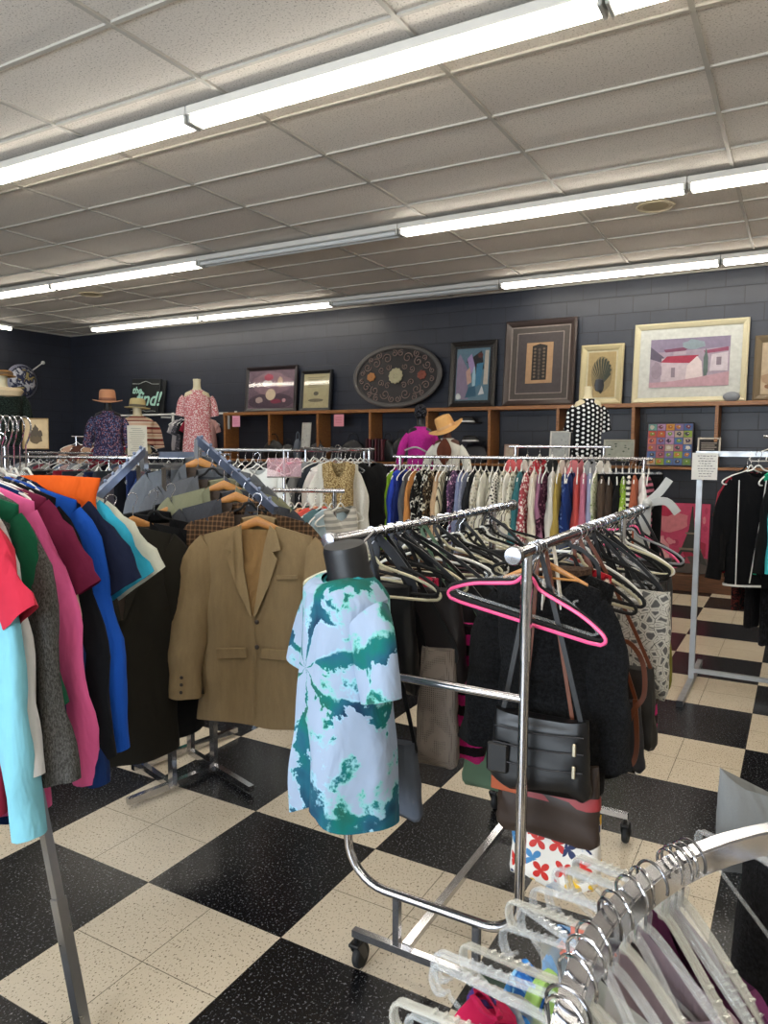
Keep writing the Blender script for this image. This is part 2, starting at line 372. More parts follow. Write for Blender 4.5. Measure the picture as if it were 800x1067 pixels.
# ---------------------------------------------------------------- fluorescent rows
hous = plain('d4d2cc', .45, name='fixture_enamel', var=.05); lit = emis('fff8ea', TUBE); unlit = plain('cfd2d2', .25, name='unlit_tube', var=.02)
sock = plain('b9b9b4', .4, name='socket_plastic')
def fixture(x0, x1, Y, on, label, z=3.51, ytype=False):
    L = x1 - x0; e = empty('fluorescent_light', ((x0 + x1) / 2, Y, ZC), radians(90) if ytype else 0, label, 'ceiling light', 'fluorescent strip lights')
    b = MB(); zc = z + .045 - ZC
    b.box((0, .0, zc + .005), (L - .004, .155, .05), bev=.006)
    b.build('housing', hous, e)
    for q in (-1, 1): MB().tube([(-L / 2 + .035, q * .037, z - ZC + .002), (L / 2 - .035, q * .037, z - ZC + .002)], .0205, n=14).build('tube', lit if on else unlit, e)
    for s in (-1, 1):
        MB().box((s * (L / 2 - .018), 0, z + .01 - ZC), (.022, .13, .06), bev=.005).build('lamp_holder', sock, e)
        b = MB(); b.box((s * L * .30, .0, -.03), (.05, .03, .07)); b.box((s * L * .30, 0, -.006), (.09, .06, .008)); b.build('hanging_bracket', hous, e)
XS = [-.84 - 2.42 * k for k in range(-2, 5)]
rows = [(3.42, 'nearest', [1, 1, 1, 1, 1, 1]), (6.03, 'middle', [1, 1, 1, 0, 1, 1]), (8.56, 'farthest', [1, 1, 1, 0, 1, 1]), (.8, 'overhead', [1, 1, 1, 1, 1, 1]), (-1.8, 'rear', [1, 1, 1, 1, 1, 1])]
names = ['first', 'second', 'third', 'fourth', 'fifth', 'sixth']
for Y, rn, on in rows:
    for k in range(6):
        x1 = XS[k]; x0 = XS[k + 1]
        if x1 > XR: x1 = XR - .05
        if rn in ('nearest', 'overhead', 'rear') and k > 3: continue
        fixture(x0, x1, Y, on[k], '%s fluorescent strip light of the %s ceiling row, %s from the right' % ('lit' if on[k] else 'unlit', rn, names[k]))
def side_fix():
    e = empty('fluorescent_light', (-11.62, 6.62, ZC), radians(90), 'short end of a lit strip light running toward the left wall', 'ceiling light')
    MB().box((0, 0, -.045), (2.4, .11, .035), bev=.004).build('housing', hous, e)
    MB().tube([(-1.17, 0, -.09), (1.17, 0, -.09)], .0205, n=14).build('tube', lit, e)
    for s in (-1, 1): MB().box((s * 1.185, 0, -.08), (.022, .042, .07), bev=.005).build('lamp_holder', sock, e)
side_fix()
# ---------------------------------------------------------------- wooden cubby shelving along the back wall
sh = empty('cubby_shelving', (-3.5, 9.07, 0), 0, 'long wooden cubby shelving running along the black back wall', 'shelf')
sx0, sx1 = -7.98, 1.4; Lw = sx1 - sx0; cx_ = (sx0 + sx1) / 2 + 3.5
MB().box((cx_, 0, 2.085), (Lw, .34, .045), bev=.003).build('top_board', woodm, sh)
x = sx0 + .02
while x < sx1:
    MB().box((x + 3.5, 0, 1.72), (.035, .33, .69), bev=.002).build('divider', woodm, sh); x += .889
MB().box((cx_, .0, 1.365), (Lw, .34, .03), bev=.002).build('lower_shelf', woodm, sh)
MB().box((cx_, -.1, .09), (Lw, .5, .18), bev=.004).build('plinth', wood('6e4526', '4d2f18'), sh)
for x in (-7.9, -5.35, -2.6, .95):
    MB().box((x + 3.5, .1, .77), (.05, .1, 1.18)).build('leg', plain('15171a', .6), sh)
# ================================================================= GARMENTS, HANGERS, MANNEQUINS
def seedn(a, b=0, c=0): return noise.noise(Vector((a, b, c)))
def garment_mb(seed=0, sh=.20, L=.66, hem=.23, d=.045, neck=.075, dip=.05, dipb=.015, slv='short', sl=None, fold=.012, slope=.34, top=-.105, sw=None, spread=.3, rows=18, n=36, collar=0, openf=0, scoop=0):
    b = MB(); R = []
    rr = random.Random(seed); p1, p2, p3 = rr.random() * 6, rr.random() * 6, rr.random() * 6; k1, k2 = rr.choice([3, 4, 5]), rr.choice([7, 8, 9])
    zt = lambda x, front: top - slope * max(0, abs(x) - neck) - ((dip if front else dipb) * (1 - (abs(x) / neck) ** 2) if abs(x) < neck else 0)
    for i in range(rows):
        v = i / (rows - 1); w = sh * (1 - .10 * smooth(v * 4)) + (hem - sh * .9) * smooth((v - .1) / .9)
        dd = .010 + d * (min(1, v * 5)) ** .6
        ring = []
        for j in range(n):
            t = 2 * pi * j / n; c_ = cos(t); s_ = sin(t); cx = (1 if c_ > 0 else -1) * abs(c_) ** .85
            x = w * cx; y = dd * s_; z0 = zt(x if i else sh * cx, s_ < 0)
            z = z0 + (top - L - z0) * v
            A = fold * smooth(v * 1.3) 
            y += A * (sin(k1 * cx + p1 + v * 1.2) + .55 * sin(k2 * cx + p2 - v)) * (1 if s_ < 0 else .8)
            y += .006 * seedn(x * 9 + seed, z * 7, s_ * .5) * 2 * min(1, v * 4)
            x += .012 * v * sin(p3 + v * 4) + .008 * seedn(seed * 3.1, z * 6, 2) * v * 2
            if i == rows - 1: z += .012 * sin(cx * 3 + p2) 
            ring.append((x, y, z))
        R.append(ring)
    b.rings(R, cap=False)
    fs = []                                # shoulder seam, hem lining
    for j in range(n // 2):
        a, c = j, j + 1; q, r_ = (n - j) % n, (n - j - 1) % n
        xm = (R[0][a][0] + R[0][c][0]) / 2
        if abs(xm) > neck * .95 and len({a, c, q, r_}) >= 3:
            f = [a, q, r_, c]; f = [k for m_, k in enumerate(f) if k not in f[:m_]]; fs.append(tuple(f))
    b.add([], []); b.f += fs; b.m += [0] * len(fs)
    if slv != 'none':
        for sgn in (-1, 1):
            ln = sl or (.20 if slv == 'short' else .56); m_ = 9 if slv == 'short' else 16
            h0 = sw or .088; h1 = h0 * (.85 if slv == 'short' else .55); th = .032 if slv == 'short' else .036
            P = Vector((sgn * (sh - .055), 0, top - slope * (sh - neck) - .078)); RR = []
            a0 = radians(50 if slv == 'short' else 42); a1 = radians(22 * spread / .3 if slv == 'short' else 9 * spread / .3) + rr.uniform(-.04, .06)
            sy = rr.uniform(-.12, .12)
            for i in range(m_):
                v = i / (m_ - 1); a = a0 + (a1 - a0) * smooth(v * (1.3 if slv == 'short' else 2.6))
                dr = Vector((sgn * sin(a), sy * v, -cos(a))); ac = Vector((cos(a) * sgn, 0, sin(a)))
                if i: P = P + dr * (ln / (m_ - 1))
                hw = h0 + (h1 - h0) * v + .004 * sin(v * 17 + p1) * (v > .2); tt = .014 + (th - .014) * min(1, v * 3) * (1 - .2 * v)
                RR.append([tuple(P + ac * (hw * cos(2 * pi * j / 18)) + Vector((0, 1, 0)) * (tt * sin(2 * pi * j / 18) * (1 + .3 * sin(3 * pi * j / 9 + v * 9 + p2)))) for j in range(18)])
            b.rings(RR if sgn > 0 else [r[::-1] for r in RR], cap=False)
    return b
def wrinkle(me, amp=.010, fx=11, fz=4, seed=0, zt=-.12):
    ns = [v.normal.copy() for v in me.vertices]
    for v, n_ in zip(me.vertices, ns):
        c = v.co; k = smooth((zt - c.z) / .15)
        a = noise.noise(Vector((c.x * fx + seed, c.y * fx, c.z * fz))) + .5 * noise.noise(Vector((c.x * fx * 2.3, c.y * fx * 2 + seed, c.z * fz * 2.2)))
        v.co = c + n_ * (amp * a * k)
    me.update()
def collar_mb(neck=.075, top=-.105, h=.035, d=.02, tie=0):
    b = MB(); R = []
    for i, (o, z) in enumerate(((0, -.01), (.004, h * .9), (.010, h), (.018, h * .3), (.022, -.012))):
        R.append([((neck + o) * cos(t) * .9, (d + o * 1.3) * sin(t) + .0, top + z - (.03 * (1 - abs(cos(t))) if sin(t) < 0 else 0)) for t in [2 * pi * j / 24 for j in range(24)]])
    b.rings(R, cap=False); return b
def jacket(seed, col_mat, loc, rz, L=.78, sh=.225, label='', lining=None, buttons='2a1c12', grp='suit jackets on the square post rack', detail=1, lap_col=None, pocket=True, name='suit_jacket', cat='jacket', slen=.60):
    e = empty(name, loc, rz, label, cat, grp)
    b = garment_mb(seed, sh, L, sh * 1.12, .062, .07, .30, .005, 'none', fold=.004, slope=.27, rows=22, n=44)
    wrinkle(b.build('body', col_mat, e).data, .010, 6, 3, seed)
    for sgn in (-1, 1):
        rr = random.Random(seed + sgn); P = Vector((sgn * (sh - .045), .0, -.105 - .27 * (sh - .07) - .075)); RR = []
        for i in range(22):
            v = i / 21; a = radians(44 * (1 - smooth(v * 3.4)) + 9 - 10 * smooth((v - .45) * 2)); dr = Vector((sgn * sin(a), -.16 * smooth(v * 1.5), -cos(a))); ac = Vector((cos(a) * sgn, 0, sin(a)))
            if i: P = P + dr * (slen / 21)
            hw = .094 - .030 * v; tt = .022 + .026 * min(1, v * 5) - .008 * v
            RR.append([tuple(P + ac * (hw * cos(q)) + Vector((0, tt * sin(q) * (1 + .12 * sin(v * 21 + q)), 0))) for q in [2 * pi * j / 20 for j in range(20)]])
        sl_ = MB().rings(RR if sgn > 0 else [r[::-1] for r in RR], cap=True).build('sleeve', col_mat, e); wrinkle(sl_.data, .009, 9, 9, seed + sgn, -.2)
        if detail:
            b = MB()
            for k in range(3): p = RR[20 - k][15 if sgn > 0 else 15]; b.ball((p[0] - sgn * .0, p[1] - .003, p[2]), .0075, n=10, e=(1, .5, 1))
            b.build('cuff_button', plain(buttons, .4), sl_)
    # lapels: folded cloth leaning on the chest, open V shows the lining
    yf = lambda x, z: -.085 - .012 * (1 - (x / sh) ** 2)
    for sgn in (-1, 1):
        pts = [(.058, -.100), (.085, -.125), (.112, -.190), (.080, -.200), (.100, -.225), (.066, -.33), (.010, -.455), (.004, -.45), (.018, -.36), (.034, -.26), (.045, -.17)]
        b = MB(); vs = []
        for (x, z) in pts: vs.append((sgn * x, -.032 - .055 * smooth((-.1 - z) / .12), z))
        nv = len(vs); vs += [(p[0], p[1] + .006, p[2]) for p in vs]
        f = [tuple(range(nv)), tuple(range(nv, 2 * nv))[::-1]] + [(i, (i + 1) % nv, nv + (i + 1) % nv, nv + i) for i in range(nv)]
        b.add(vs, f); b.build('lapel', lap_col or col_mat, e, sm=50)
    b = MB()                                # collar behind the neck
    R = []
    for (o, z, yy) in ((.0, -.012, .0), (.004, .03, .004), (.010, .034, .008), (.020, -.006, .016)):
        R.append([((.062 + o) * cos(t), .012 + yy + (.018 + o) * sin(t), -.10 + z - .012 * abs(cos(t))) for t in [pi * j / 14 for j in range(15)]])
    vs = [p for r in R for p in r]; b.add(vs, [(i * 15 + j, i * 15 + j + 1, (i + 1) * 15 + j + 1, (i + 1) * 15 + j) for i in range(3) for j in range(14)])
    b.build('collar', lap_col or col_mat, e)
    b = MB(); zz = [-.12 - .021 * i for i in range(17)]        # lining in the V
    for i in range(16):
        w0 = .062 * (1 - i / 17) + .004; w1 = .062 * (1 - (i + 1) / 17) + .004
        y0 = -.018 - .055 * smooth(i / 8); y1 = -.018 - .055 * smooth((i + 1) / 8)
        b.add([(-w0, y0, zz[i]), (w0, y0, zz[i]), (w1, y1, zz[i + 1]), (-w1, y1, zz[i + 1])], [(0, 1, 2, 3)])
    b.build('lining', lining or plain('3a2c22', .7), e)
    if detail:
        b = MB(); b.tube([(.004, -.088, -.45), (.010, -.088, -.56), (.006, -.086, -.70), (-.004, -.082, -.105 - L + .02)], .0022, n=6); b.build('front_edge', col_mat, e)
        for z in (-.475, -.575): MB().ball((.018, -.091, z), .0095, n=12, e=(1, .4, 1)).build('button', plain(buttons, .35), e)
        if pocket:
            for sgn in (-1, 1): MB().box((sgn * .125, -.077, -.60), (.125, .010, .045), M=Matrix.Rotation(sgn * .06, 4, 'Y'), bev=.004).build('pocket_flap', col_mat, e)
            MB().box((.12, -.074, -.305), (.088, .008, .018), M=Matrix.Rotation(-.05, 4, 'Y'), bev=.003).build('breast_pocket', col_mat, e)
    return e
# ---- hangers: hook over the bar at the origin, body in the local xz plane
def hook_mb(r=.019, wr=.0018, drop=.085):
    P = arc((0, 0, -.002), r, 205, -20, 14) + [(r * .55, 0, -r * 1.3), (.002, 0, -r * 1.9), (0, 0, -drop)]
    return MB().tube(P, wr, n=6, up=(0, 1, 0))
def hbody(kind):
    b = MB()
    if kind == 'wood':
        R = []
        for i in range(21):
            x = -.215 + .43 * i / 20; a = abs(x) / .215; z = -.094 - .092 * a ** 1.05 ; h = .028 * (1 - .62 * a); y = .004 * a * a
            R.append([(x, y + .007 * cos(t), z + h * sin(t) * .7) for t in [2 * pi * j / 12 for j in range(12)]])
        b.rings(R); b.tube([(-.17, -.012, -.165), (.17, -.012, -.165)], .006, n=8)
    elif kind == 'clear':
        P = spline([(-.205, 0, -.178), (-.17, 0, -.155), (-.09, 0, -.118), (-.03, 0, -.092), (0, 0, -.086), (.03, 0, -.092), (.09, 0, -.118), (.17, 0, -.155), (.205, 0, -.178)], 4)
        b.tube(P, 0, sq=(.012, .010), up=(0, 0, 1)); b.tube([(-.205, 0, -.178), (-.19, 0, -.19), (.19, 0, -.19), (.205, 0, -.178)], 0, sq=(.007, .007), up=(0, 1, 0))
        for s in (-1, 1):
            b.tube([(s * .125, 0, -.132), (s * .122, 0, -.118), (s * .132, 0, -.112)], 0, sq=(.006, .005), up=(0, 1, 0))
            b.tube([(s * .03, 0, -.092), (0, 0, -.075), (0, 0, -.05)], .004, n=6)
    elif kind == 'clip':            # skirt hanger: straight bar, two clips
        b.tube([(0, 0, -.06), (0, 0, -.095)], .005, n=8); b.tube([(-.17, 0, -.095), (.17, 0, -.095)], 0, sq=(.010, .012), up=(0, 1, 0))
        for s in (-1, 1): b.box((s * .15, 0, -.108), (.028, .022, .05), bev=.004)
    else:
        t = .0055 if kind == 'velvet' else .0048
        P = spline([(-.212, 0, -.19), (-.222, 0, -.178), (-.208, 0, -.160), (-.15, 0, -.132), (-.08, 0, -.112), (-.035, 0, -.098), (-.012, 0, -.075), (.012, 0, -.075), (.035, 0, -.098), (.08, 0, -.112), (.15, 0, -.132), (.208, 0, -.160), (.222, 0, -.178), (.212, 0, -.19)], 4)
        b.tube(P + [Vector((.18, 0, -.193)), Vector((-.18, 0, -.193))], t, n=7, closed=True, up=(0, 1, 0))
    return b
HM = {}
WHT = plain('e8e8e4', .35, name='white_hanger_plastic', var=.04); BLK = plain('0e0e10', .85, name='black_velvet'); PNK = plain('f0568e', .35, name='pink_hanger_plastic', var=.05)
CLR = clearmat('e8ecee', .06, .14); CRM = plain('cfc9ac', .4, name='cream_hanger_plastic', var=.05); WOODH = wood('c58c4c', 'a56a30', 8, .35); FROST = clearmat('dcdad0', .15, .28)
HC = {'white': ('tube', WHT), 'black': ('velvet', BLK), 'pink': ('tube', PNK), 'clear': ('clear', CLR), 'cream': ('tube', CRM), 'wooden': ('wood', WOODH), 'frosted': ('clear', FROST), 'grey': ('tube', plain('8a8c92', .5)),
      'clip': ('clip', CLR)}
def hanger(color, loc, rz, label, grp, tilt=0, sc=1, whole=False):
    kind, mat = HC[color]
    if whole:
        if ('w', kind) not in HM:
            b = hbody(kind); h = hook_mb(); b.add(h.v, h.f, 1); HM[('w', kind)] = b.mesh('hanger', [mat, chrome])
        o = bpy.data.objects.new('clothes_hanger', HM[('w', kind)]); C.objects.link(o); o.material_slots[0].link = 'OBJECT'; o.material_slots[0].material = mat
        o.location = loc; o.rotation_euler = (0, tilt, rz); o.scale = (sc, sc, sc); return tag(o, label, 'hanger', grp)
    if kind not in HM: HM[kind] = hbody(kind).mesh('hanger_body', [mat]); HM['hook'] = HM.get('hook') or hook_mb().mesh('hook', [chrome])
    e = empty('clothes_hanger', loc, rz, label, 'hanger', grp); e.rotation_euler = (0, tilt, rz); e.scale = (sc, sc, sc)
    o = bpy.data.objects.new('shoulder_frame', HM[kind]); C.objects.link(o); o.parent = e; o.material_slots[0].link = 'OBJECT'; o.material_slots[0].material = mat
    o = bpy.data.objects.new('hook', HM['hook']); C.objects.link(o); o.parent = e
    return e
# ---- shared low-detail garments for the far racks
GM = {}
GK = {'tee': dict(slv='short', L=.62), 'blouse': dict(slv='long', L=.64, sl=.50), 'sweater': dict(slv='long', L=.62, d=.06, sl=.52), 'tank': dict(slv='none', L=.62, neck=.11, dip=.10, sh=.17), 'dress': dict(slv='short', L=.98, hem=.29),
      'pants': None}
def gmesh(kind, k):
    if (kind, k) not in GM:
        if kind == 'pants':
            b = MB()
            for s in (-1, 1):
                R = []
                for i in range(14):
                    v = i / 13; w = .098 - .02 * v; R.append([(s * (.088 + .01 * v) + w * cos(t), .028 * sin(t) + .008 * sin(3 * t + k), -.12 - .95 * v) for t in [2 * pi * j / 18 for j in range(18)]])
                b.rings(R)
            b.rings([[(.185 * cos(t), .032 * sin(t), z) for t in [2 * pi * j / 24 for j in range(24)]] for z in (-.10, -.14, -.2, -.3)])
        else: b = garment_mb(seed=k * 7 + 3, rows=14, n=28, fold=.010 + .003 * (k % 3), **GK[kind])
        me = b.mesh('garment', [WHT]); GM[(kind, k)] = me
    return GM[(kind, k)]
NAMES = {'tee': 't_shirt', 'blouse': 'blouse', 'sweater': 'sweater', 'tank': 'sleeveless_top', 'dress': 'dress', 'pants': 'trousers'}
CATS = {'tee': 't-shirt', 'blouse': 'blouse', 'sweater': 'sweater', 'tank': 'top', 'dress': 'dress', 'pants': 'trousers'}
def far_garment(kind, mat, loc, rz, label, grp, k=None, sc=(1, 1, 1), tilt=0):
    k = k if k is not None else random.randrange(4)
    o = bpy.data.objects.new(NAMES[kind], gmesh(kind, k)); C.objects.link(o); o.material_slots[0].link = 'OBJECT'; o.material_slots[0].material = mat
    o.location = loc; o.rotation_euler = (0, tilt, rz); o.scale = sc
    return tag(o, label, CATS[kind], grp)
ORD = ['first', 'second', 'third', 'fourth', 'fifth', 'sixth', 'seventh', 'eighth', 'ninth', 'tenth', 'eleventh', 'twelfth', 'thirteenth', 'fourteenth', 'fifteenth', 'sixteenth', 'seventeenth', 'eighteenth', 'nineteenth', 'twentieth'] 
TENS = {2: 'twenty', 3: 'thirty', 4: 'forty', 5: 'fifty'}
def nth(i):
    if i < 20: return ORD[i]
    t, u = divmod(i + 1, 10); return (TENS[t] + '-' + ORD[u - 1]) if u else {3: 'thirtieth', 4: 'fortieth', 5: 'fiftieth'}[t]
# ---- mannequin torso: body surface rings, neck, optional shirt rings around it
def torso(e, mat, h=.62, w=.17, d=.105, neck_h=.07, capm=None, base=0):
    pr = [(0, .80, .9), (.06, .92, 1.0), (.18, .78, .85), (.30, .70, .80), (.45, .88, 1.05), (.58, .97, 1.0), (.68, 1.02, .85), (.74, .92, .65), (.78, .55, .5), (.81, .34, .42), (.86, .29, .38), (.92, .29, .38), (.96, .30, .38)]
    R = [[(w * a * cos(t), d * b_ * sin(t) - (.02 if .4 < v < .6 and sin(t) < 0 else 0), base + h * v) for t in [2 * pi * j / 28 for j in range(28)]] for v, a, b_ in pr]
    o = MB().rings(R).build('torso', mat, e)
    MB().lathe([(.30 * w, 0), (.32 * w, .008), (.30 * w, .018), (.001, .022)], n=24, M=Matrix.Translation((0, 0, base + h * .96)) @ Matrix.Diagonal((1, .75, 1, 1)) , cap=False).build('neck_cap', capm or mat, e)
    return o
def shirt_on(e, mat, h=.62, w=.17, d=.105, base=0, slv='short', L=None, v0=None, name='shirt', fold=.008, seed=1, open_=0, sl=None):
    L = L or .62; topz = base + h * .79; R = []; rr = random.Random(seed); p = rr.random() * 6
    for i in range(18):
        v = i / 17; z = topz - L * v
        a = (.52 + .60 * smooth(v * 6)) if v < .17 else 1.12 - .10 * smooth((v - .17) * 3) + .2 * smooth((v - .5) * 2)
        b_ = (.55 + .6 * smooth(v * 6)) if v < .17 else 1.15 + .12 * smooth((v - .4) * 2)
        R.append([(w * a * cos(t), d * b_ * sin(t) - (.02 if sin(t) < 0 else 0) * smooth(v * 5) * (1 - smooth(v * 2 - .6)) + fold * smooth(v * 1.5) * sin(5 * t + p) , z + .008 * sin(4 * t) * v) for t in [2 * pi * j / 32 for j in range(32)]])
    b = MB().rings(R, cap=False)
    if slv != 'none':
        for s in (-1, 1):
            P = Vector((s * w * .90, 0, topz - .095)); RR = []; kw = min(1, w / .155); ln = sl or (.19 if slv == 'short' else .50); m_ = 10
            for i in range(m_):
                v = i / (m_ - 1); a_ = radians(48 - 36 * smooth(v * 2)); dr = Vector((s * sin(a_), -.05, -cos(a_))); ac = Vector((cos(a_) * s, 0, sin(a_)))
                if i: P = P + dr * (ln / (m_ - 1))
                hw = (.066 - (.012 if slv == 'short' else .03) * v) * kw; tt = (.045 - .015 * v) * kw
                RR.append([tuple(P + ac * (hw * cos(q)) + Vector((0, tt * sin(q), 0))) for q in [2 * pi * j / 16 for j in range(16)]])
            b.rings(RR if s > 0 else [r[::-1] for r in RR], cap=False)
    return b.build(name, mat, e)
def hat(loc, rz, mat, band, label, crown=.10, brim=.16, h=.11, tilt=(0, 0), dent=.02, name='hat', sag=0):
    e = empty(name, loc, rz, label, 'hat'); e.rotation_euler = (tilt[0], tilt[1], rz)
    b = MB(); R = []
    for r, z in ((brim, .004), (brim + .003, 0), (brim, -.004), (crown * 1.15, -.003), (crown, .004), (crown * .98, .03), (crown * .93, h * .75), (crown * .82, h * .95), (crown * .6, h), (crown * .3, h - dent), (.003, h - dent)):
        R.append([(r * cos(t), r * 1.15 * sin(t), z + (sag * cos(2 * t) * (r - crown) / (brim - crown) if r > crown * 1.2 else 0)) for t in [2 * pi * j / 36 for j in range(36)]])
    b.rings(R).build('felt_body', mat, e)
    MB().lathe([(crown * 1.0, .006), (crown * 1.015, .008), (crown * 1.0, .032), (crown * .985, .034)], n=36, ey=1.15, cap=False).build('hat_band', band, e)
    return e
# ================================================================= FRONT ROLLING RACK
random.seed(5)
XA, XBr, Y0, Y1, ZB = -1.14, -.60, 1.80, 2.95, 1.335
rk = empty('rolling_rack', ((XA + XBr) / 2, Y0, 0), 0, 'chrome double-bar rolling garment rack on casters, hung with bags', 'clothes rack')
o = Vector((-(XA + XBr) / 2, -Y0, 0)); T = Matrix.Translation(o)
for X, ye in ((XA, 3.2), (XBr, 3.48)):
    b = MB().cyl((X, Y0 - .10, ZB), (X, ye, ZB), .0155, M=T); b.build('hanging_bar', chrome, rk)
    for yy, s in ((Y0 - .10, -1), (ye, 1)): MB().lathe([(.0165, -.018), (.024, -.012), (.0245, .0), (.021, .010), (.003, .012)], M=T @ Matrix.Translation((X, yy, ZB)) @ Matrix.Rotation(-s * pi / 2, 4, 'X')).build('end_cap', darkchrome, rk)
for Y, nm in ((Y0, 0), (Y1, 1)):
    P = [(XA, Y, ZB - .01), (XA, Y, .8), (XA, Y, .42)] + arc((XA + .13, Y, .42), .13, 180, 270, 8)[1:] + arc((XBr - .10, Y, .39), .10, 270, 360, 7) + [(XBr, Y, .8), (XBr, Y, ZB - .01)]
    MB().tube(P, .0135, n=14, M=T, up=(0, 1, 0)).build('end_frame', chrome, rk)
    for X in (XA, XBr): MB().cyl((X, Y, 1.05), (X, Y, 1.26), .0155, M=T).build('sleeve_collar', chrome, rk); MB().cyl((X, Y, .5), (X, Y, .72), .0150, M=T).build('sleeve_collar', chrome, rk)
    MB().cyl((XA, Y, .945), (XBr, Y, .945), .012, M=T).build('cross_bar', chrome, rk)
    MB().tube([(XA + .02, Y, .125), (XBr + .06, Y, .125)], 0, sq=(.022, .022), M=T).build('base_bar', chrome, rk)
    for X in (XA + .17, XBr - .12): MB().tube([(X, Y, .285), (X + .0, Y, .13)], 0, sq=(.02, .02), M=T, up=(0, 1, 0)).build('strut', chrome, rk)
    for X in (XA + .03, XBr + .05):
        c = MB(); c.cyl((X, Y, .135), (X, Y, .09), .008, M=T); c.box((X, Y - .0, .088), (.036, .04, .012), M=T, bev=.003)
        for s in (-1, 1): c.add([(X + s * .018, Y - .018, .088), (X + s * .018, Y + .018, .088), (X + s * .018, Y + .042, .035), (X + s * .018, Y + .02, .03)], [(0, 1, 2, 3)], M=T)
        c = c.build('caster', blackpl, rk)
        MB().lathe([(.012, -.012), (.033, -.012), (.038, -.006), (.038, .006), (.033, .012), (.012, .012)], M=T @ Matrix.Translation((X, Y + .025, .038)) @ Matrix.Rotation(pi / 2, 4, 'Y')).build('wheel', rubber, c)
MB().tube([(XA + .20, Y0, .14), (XA + .20, Y1, .14)], 0, sq=(.026, .02), M=T).build('long_base_bar', chrome, rk)

# tie-dye shirt on a black hanging form
p = at(360, 577, 1.99)
e = empty('torso_form', p, radians(-27), 'black hanging torso form wearing a teal and white tie-dye t-shirt', 'mannequin')
bk = plain('17181b', .45, name='black_form', var=.1)
torso(e, bk, .50, .125, .085, base=-.475)
b = MB(); b.lathe([(.075, -.085), (.064, -.05), (.064, .014), (.060, .026), (.001, .030)], ey=.9, M=Matrix.Rotation(.2, 4, 'X')); b.build('neck', bk, e)
MB().tube([(0, .02, -.01), (0, .06, .03), (0, .09, .055)], .004, n=8).build('hook', chrome, e)
def tee():
    R = []; w, d = .130, .108; N = 64
    for i in range(34):
        v = i / 33; 
        if v < .12: q = v / .12; a = .40 + .66 * q ** .8; bb = .52 + .5 * q ** .8; z = -.055 - .055 * q ** 1.6
        else: q = (v - .12) / .88; a = 1.06 + .22 * smooth(q * 1.1); bb = 1.02 + .22 * smooth(q); z = -.11 - .585 * q
        ring = []
        for j in range(N):
            t = 2 * pi * j / N; c_, s_ = cos(t), sin(t); f = smooth(max(0, v - .25) * 1.4)
            y = d * bb * s_ + f * (.017 * sin(4 * c_ * 2 + 1.0) + .007 * sin(13 * c_ + 2)) + .010 * seedn(c_ * 4, z * 6, s_) * smooth(v * 4)
            x = w * a * c_ * (1 + .03 * f * sin(6 * s_ + 1)); zz = z + .02 * f * f * sin(5 * c_ + .6)
            if v < .12 and s_ < 0: zz -= .018 * (1 - abs(c_)) * (1 - v / .12); y -= .012
            ring.append((x, y, zz))
        R.append(ring)
    b = MB().rings(R, cap=False)
    for s in (-1, 1):
        P = Vector((s * .115, 0, -.165)); RR = []
        for i in range(12):
            v = i / 11; a_ = radians(50 - 32 * smooth(v * 1.6)); dr = Vector((s * sin(a_), -.10, -cos(a_))); ac = Vector((cos(a_) * s, 0, sin(a_)))
            if i: P = P + dr * (.205 / 11)
            hw = .082 - .016 * v; tt = .052 - .006 * v
            RR.append([tuple(P + ac * (hw * cos(q)) + Vector((0, tt * sin(q) * (1 + .12 * sin(3 * q + v * 5)), 0))) for q in [2 * pi * j / 24 for j in range(24)]])
        b.rings(RR if s > 0 else [r[::-1] for r in RR], cap=False)
    return b
TD = fabric('bcd4e0', 'tiedye', wr=.7)
sh_ = tee().build('t_shirt', TD, e)
R = [[((.057 + o) * cos(t) * 1.02, (.052 + o) * sin(t), -.062 + z - (.020 * -sin(t) if sin(t) < 0 else 0)) for t in [2 * pi * j / 32 for j in range(32)]] for o, z in ((.0, .008), (.003, .010), (.016, .0), (.017, -.008))]
MB().rings(R, cap=False).build('collar', fabric('2e8f96', wr=.3), sh_)

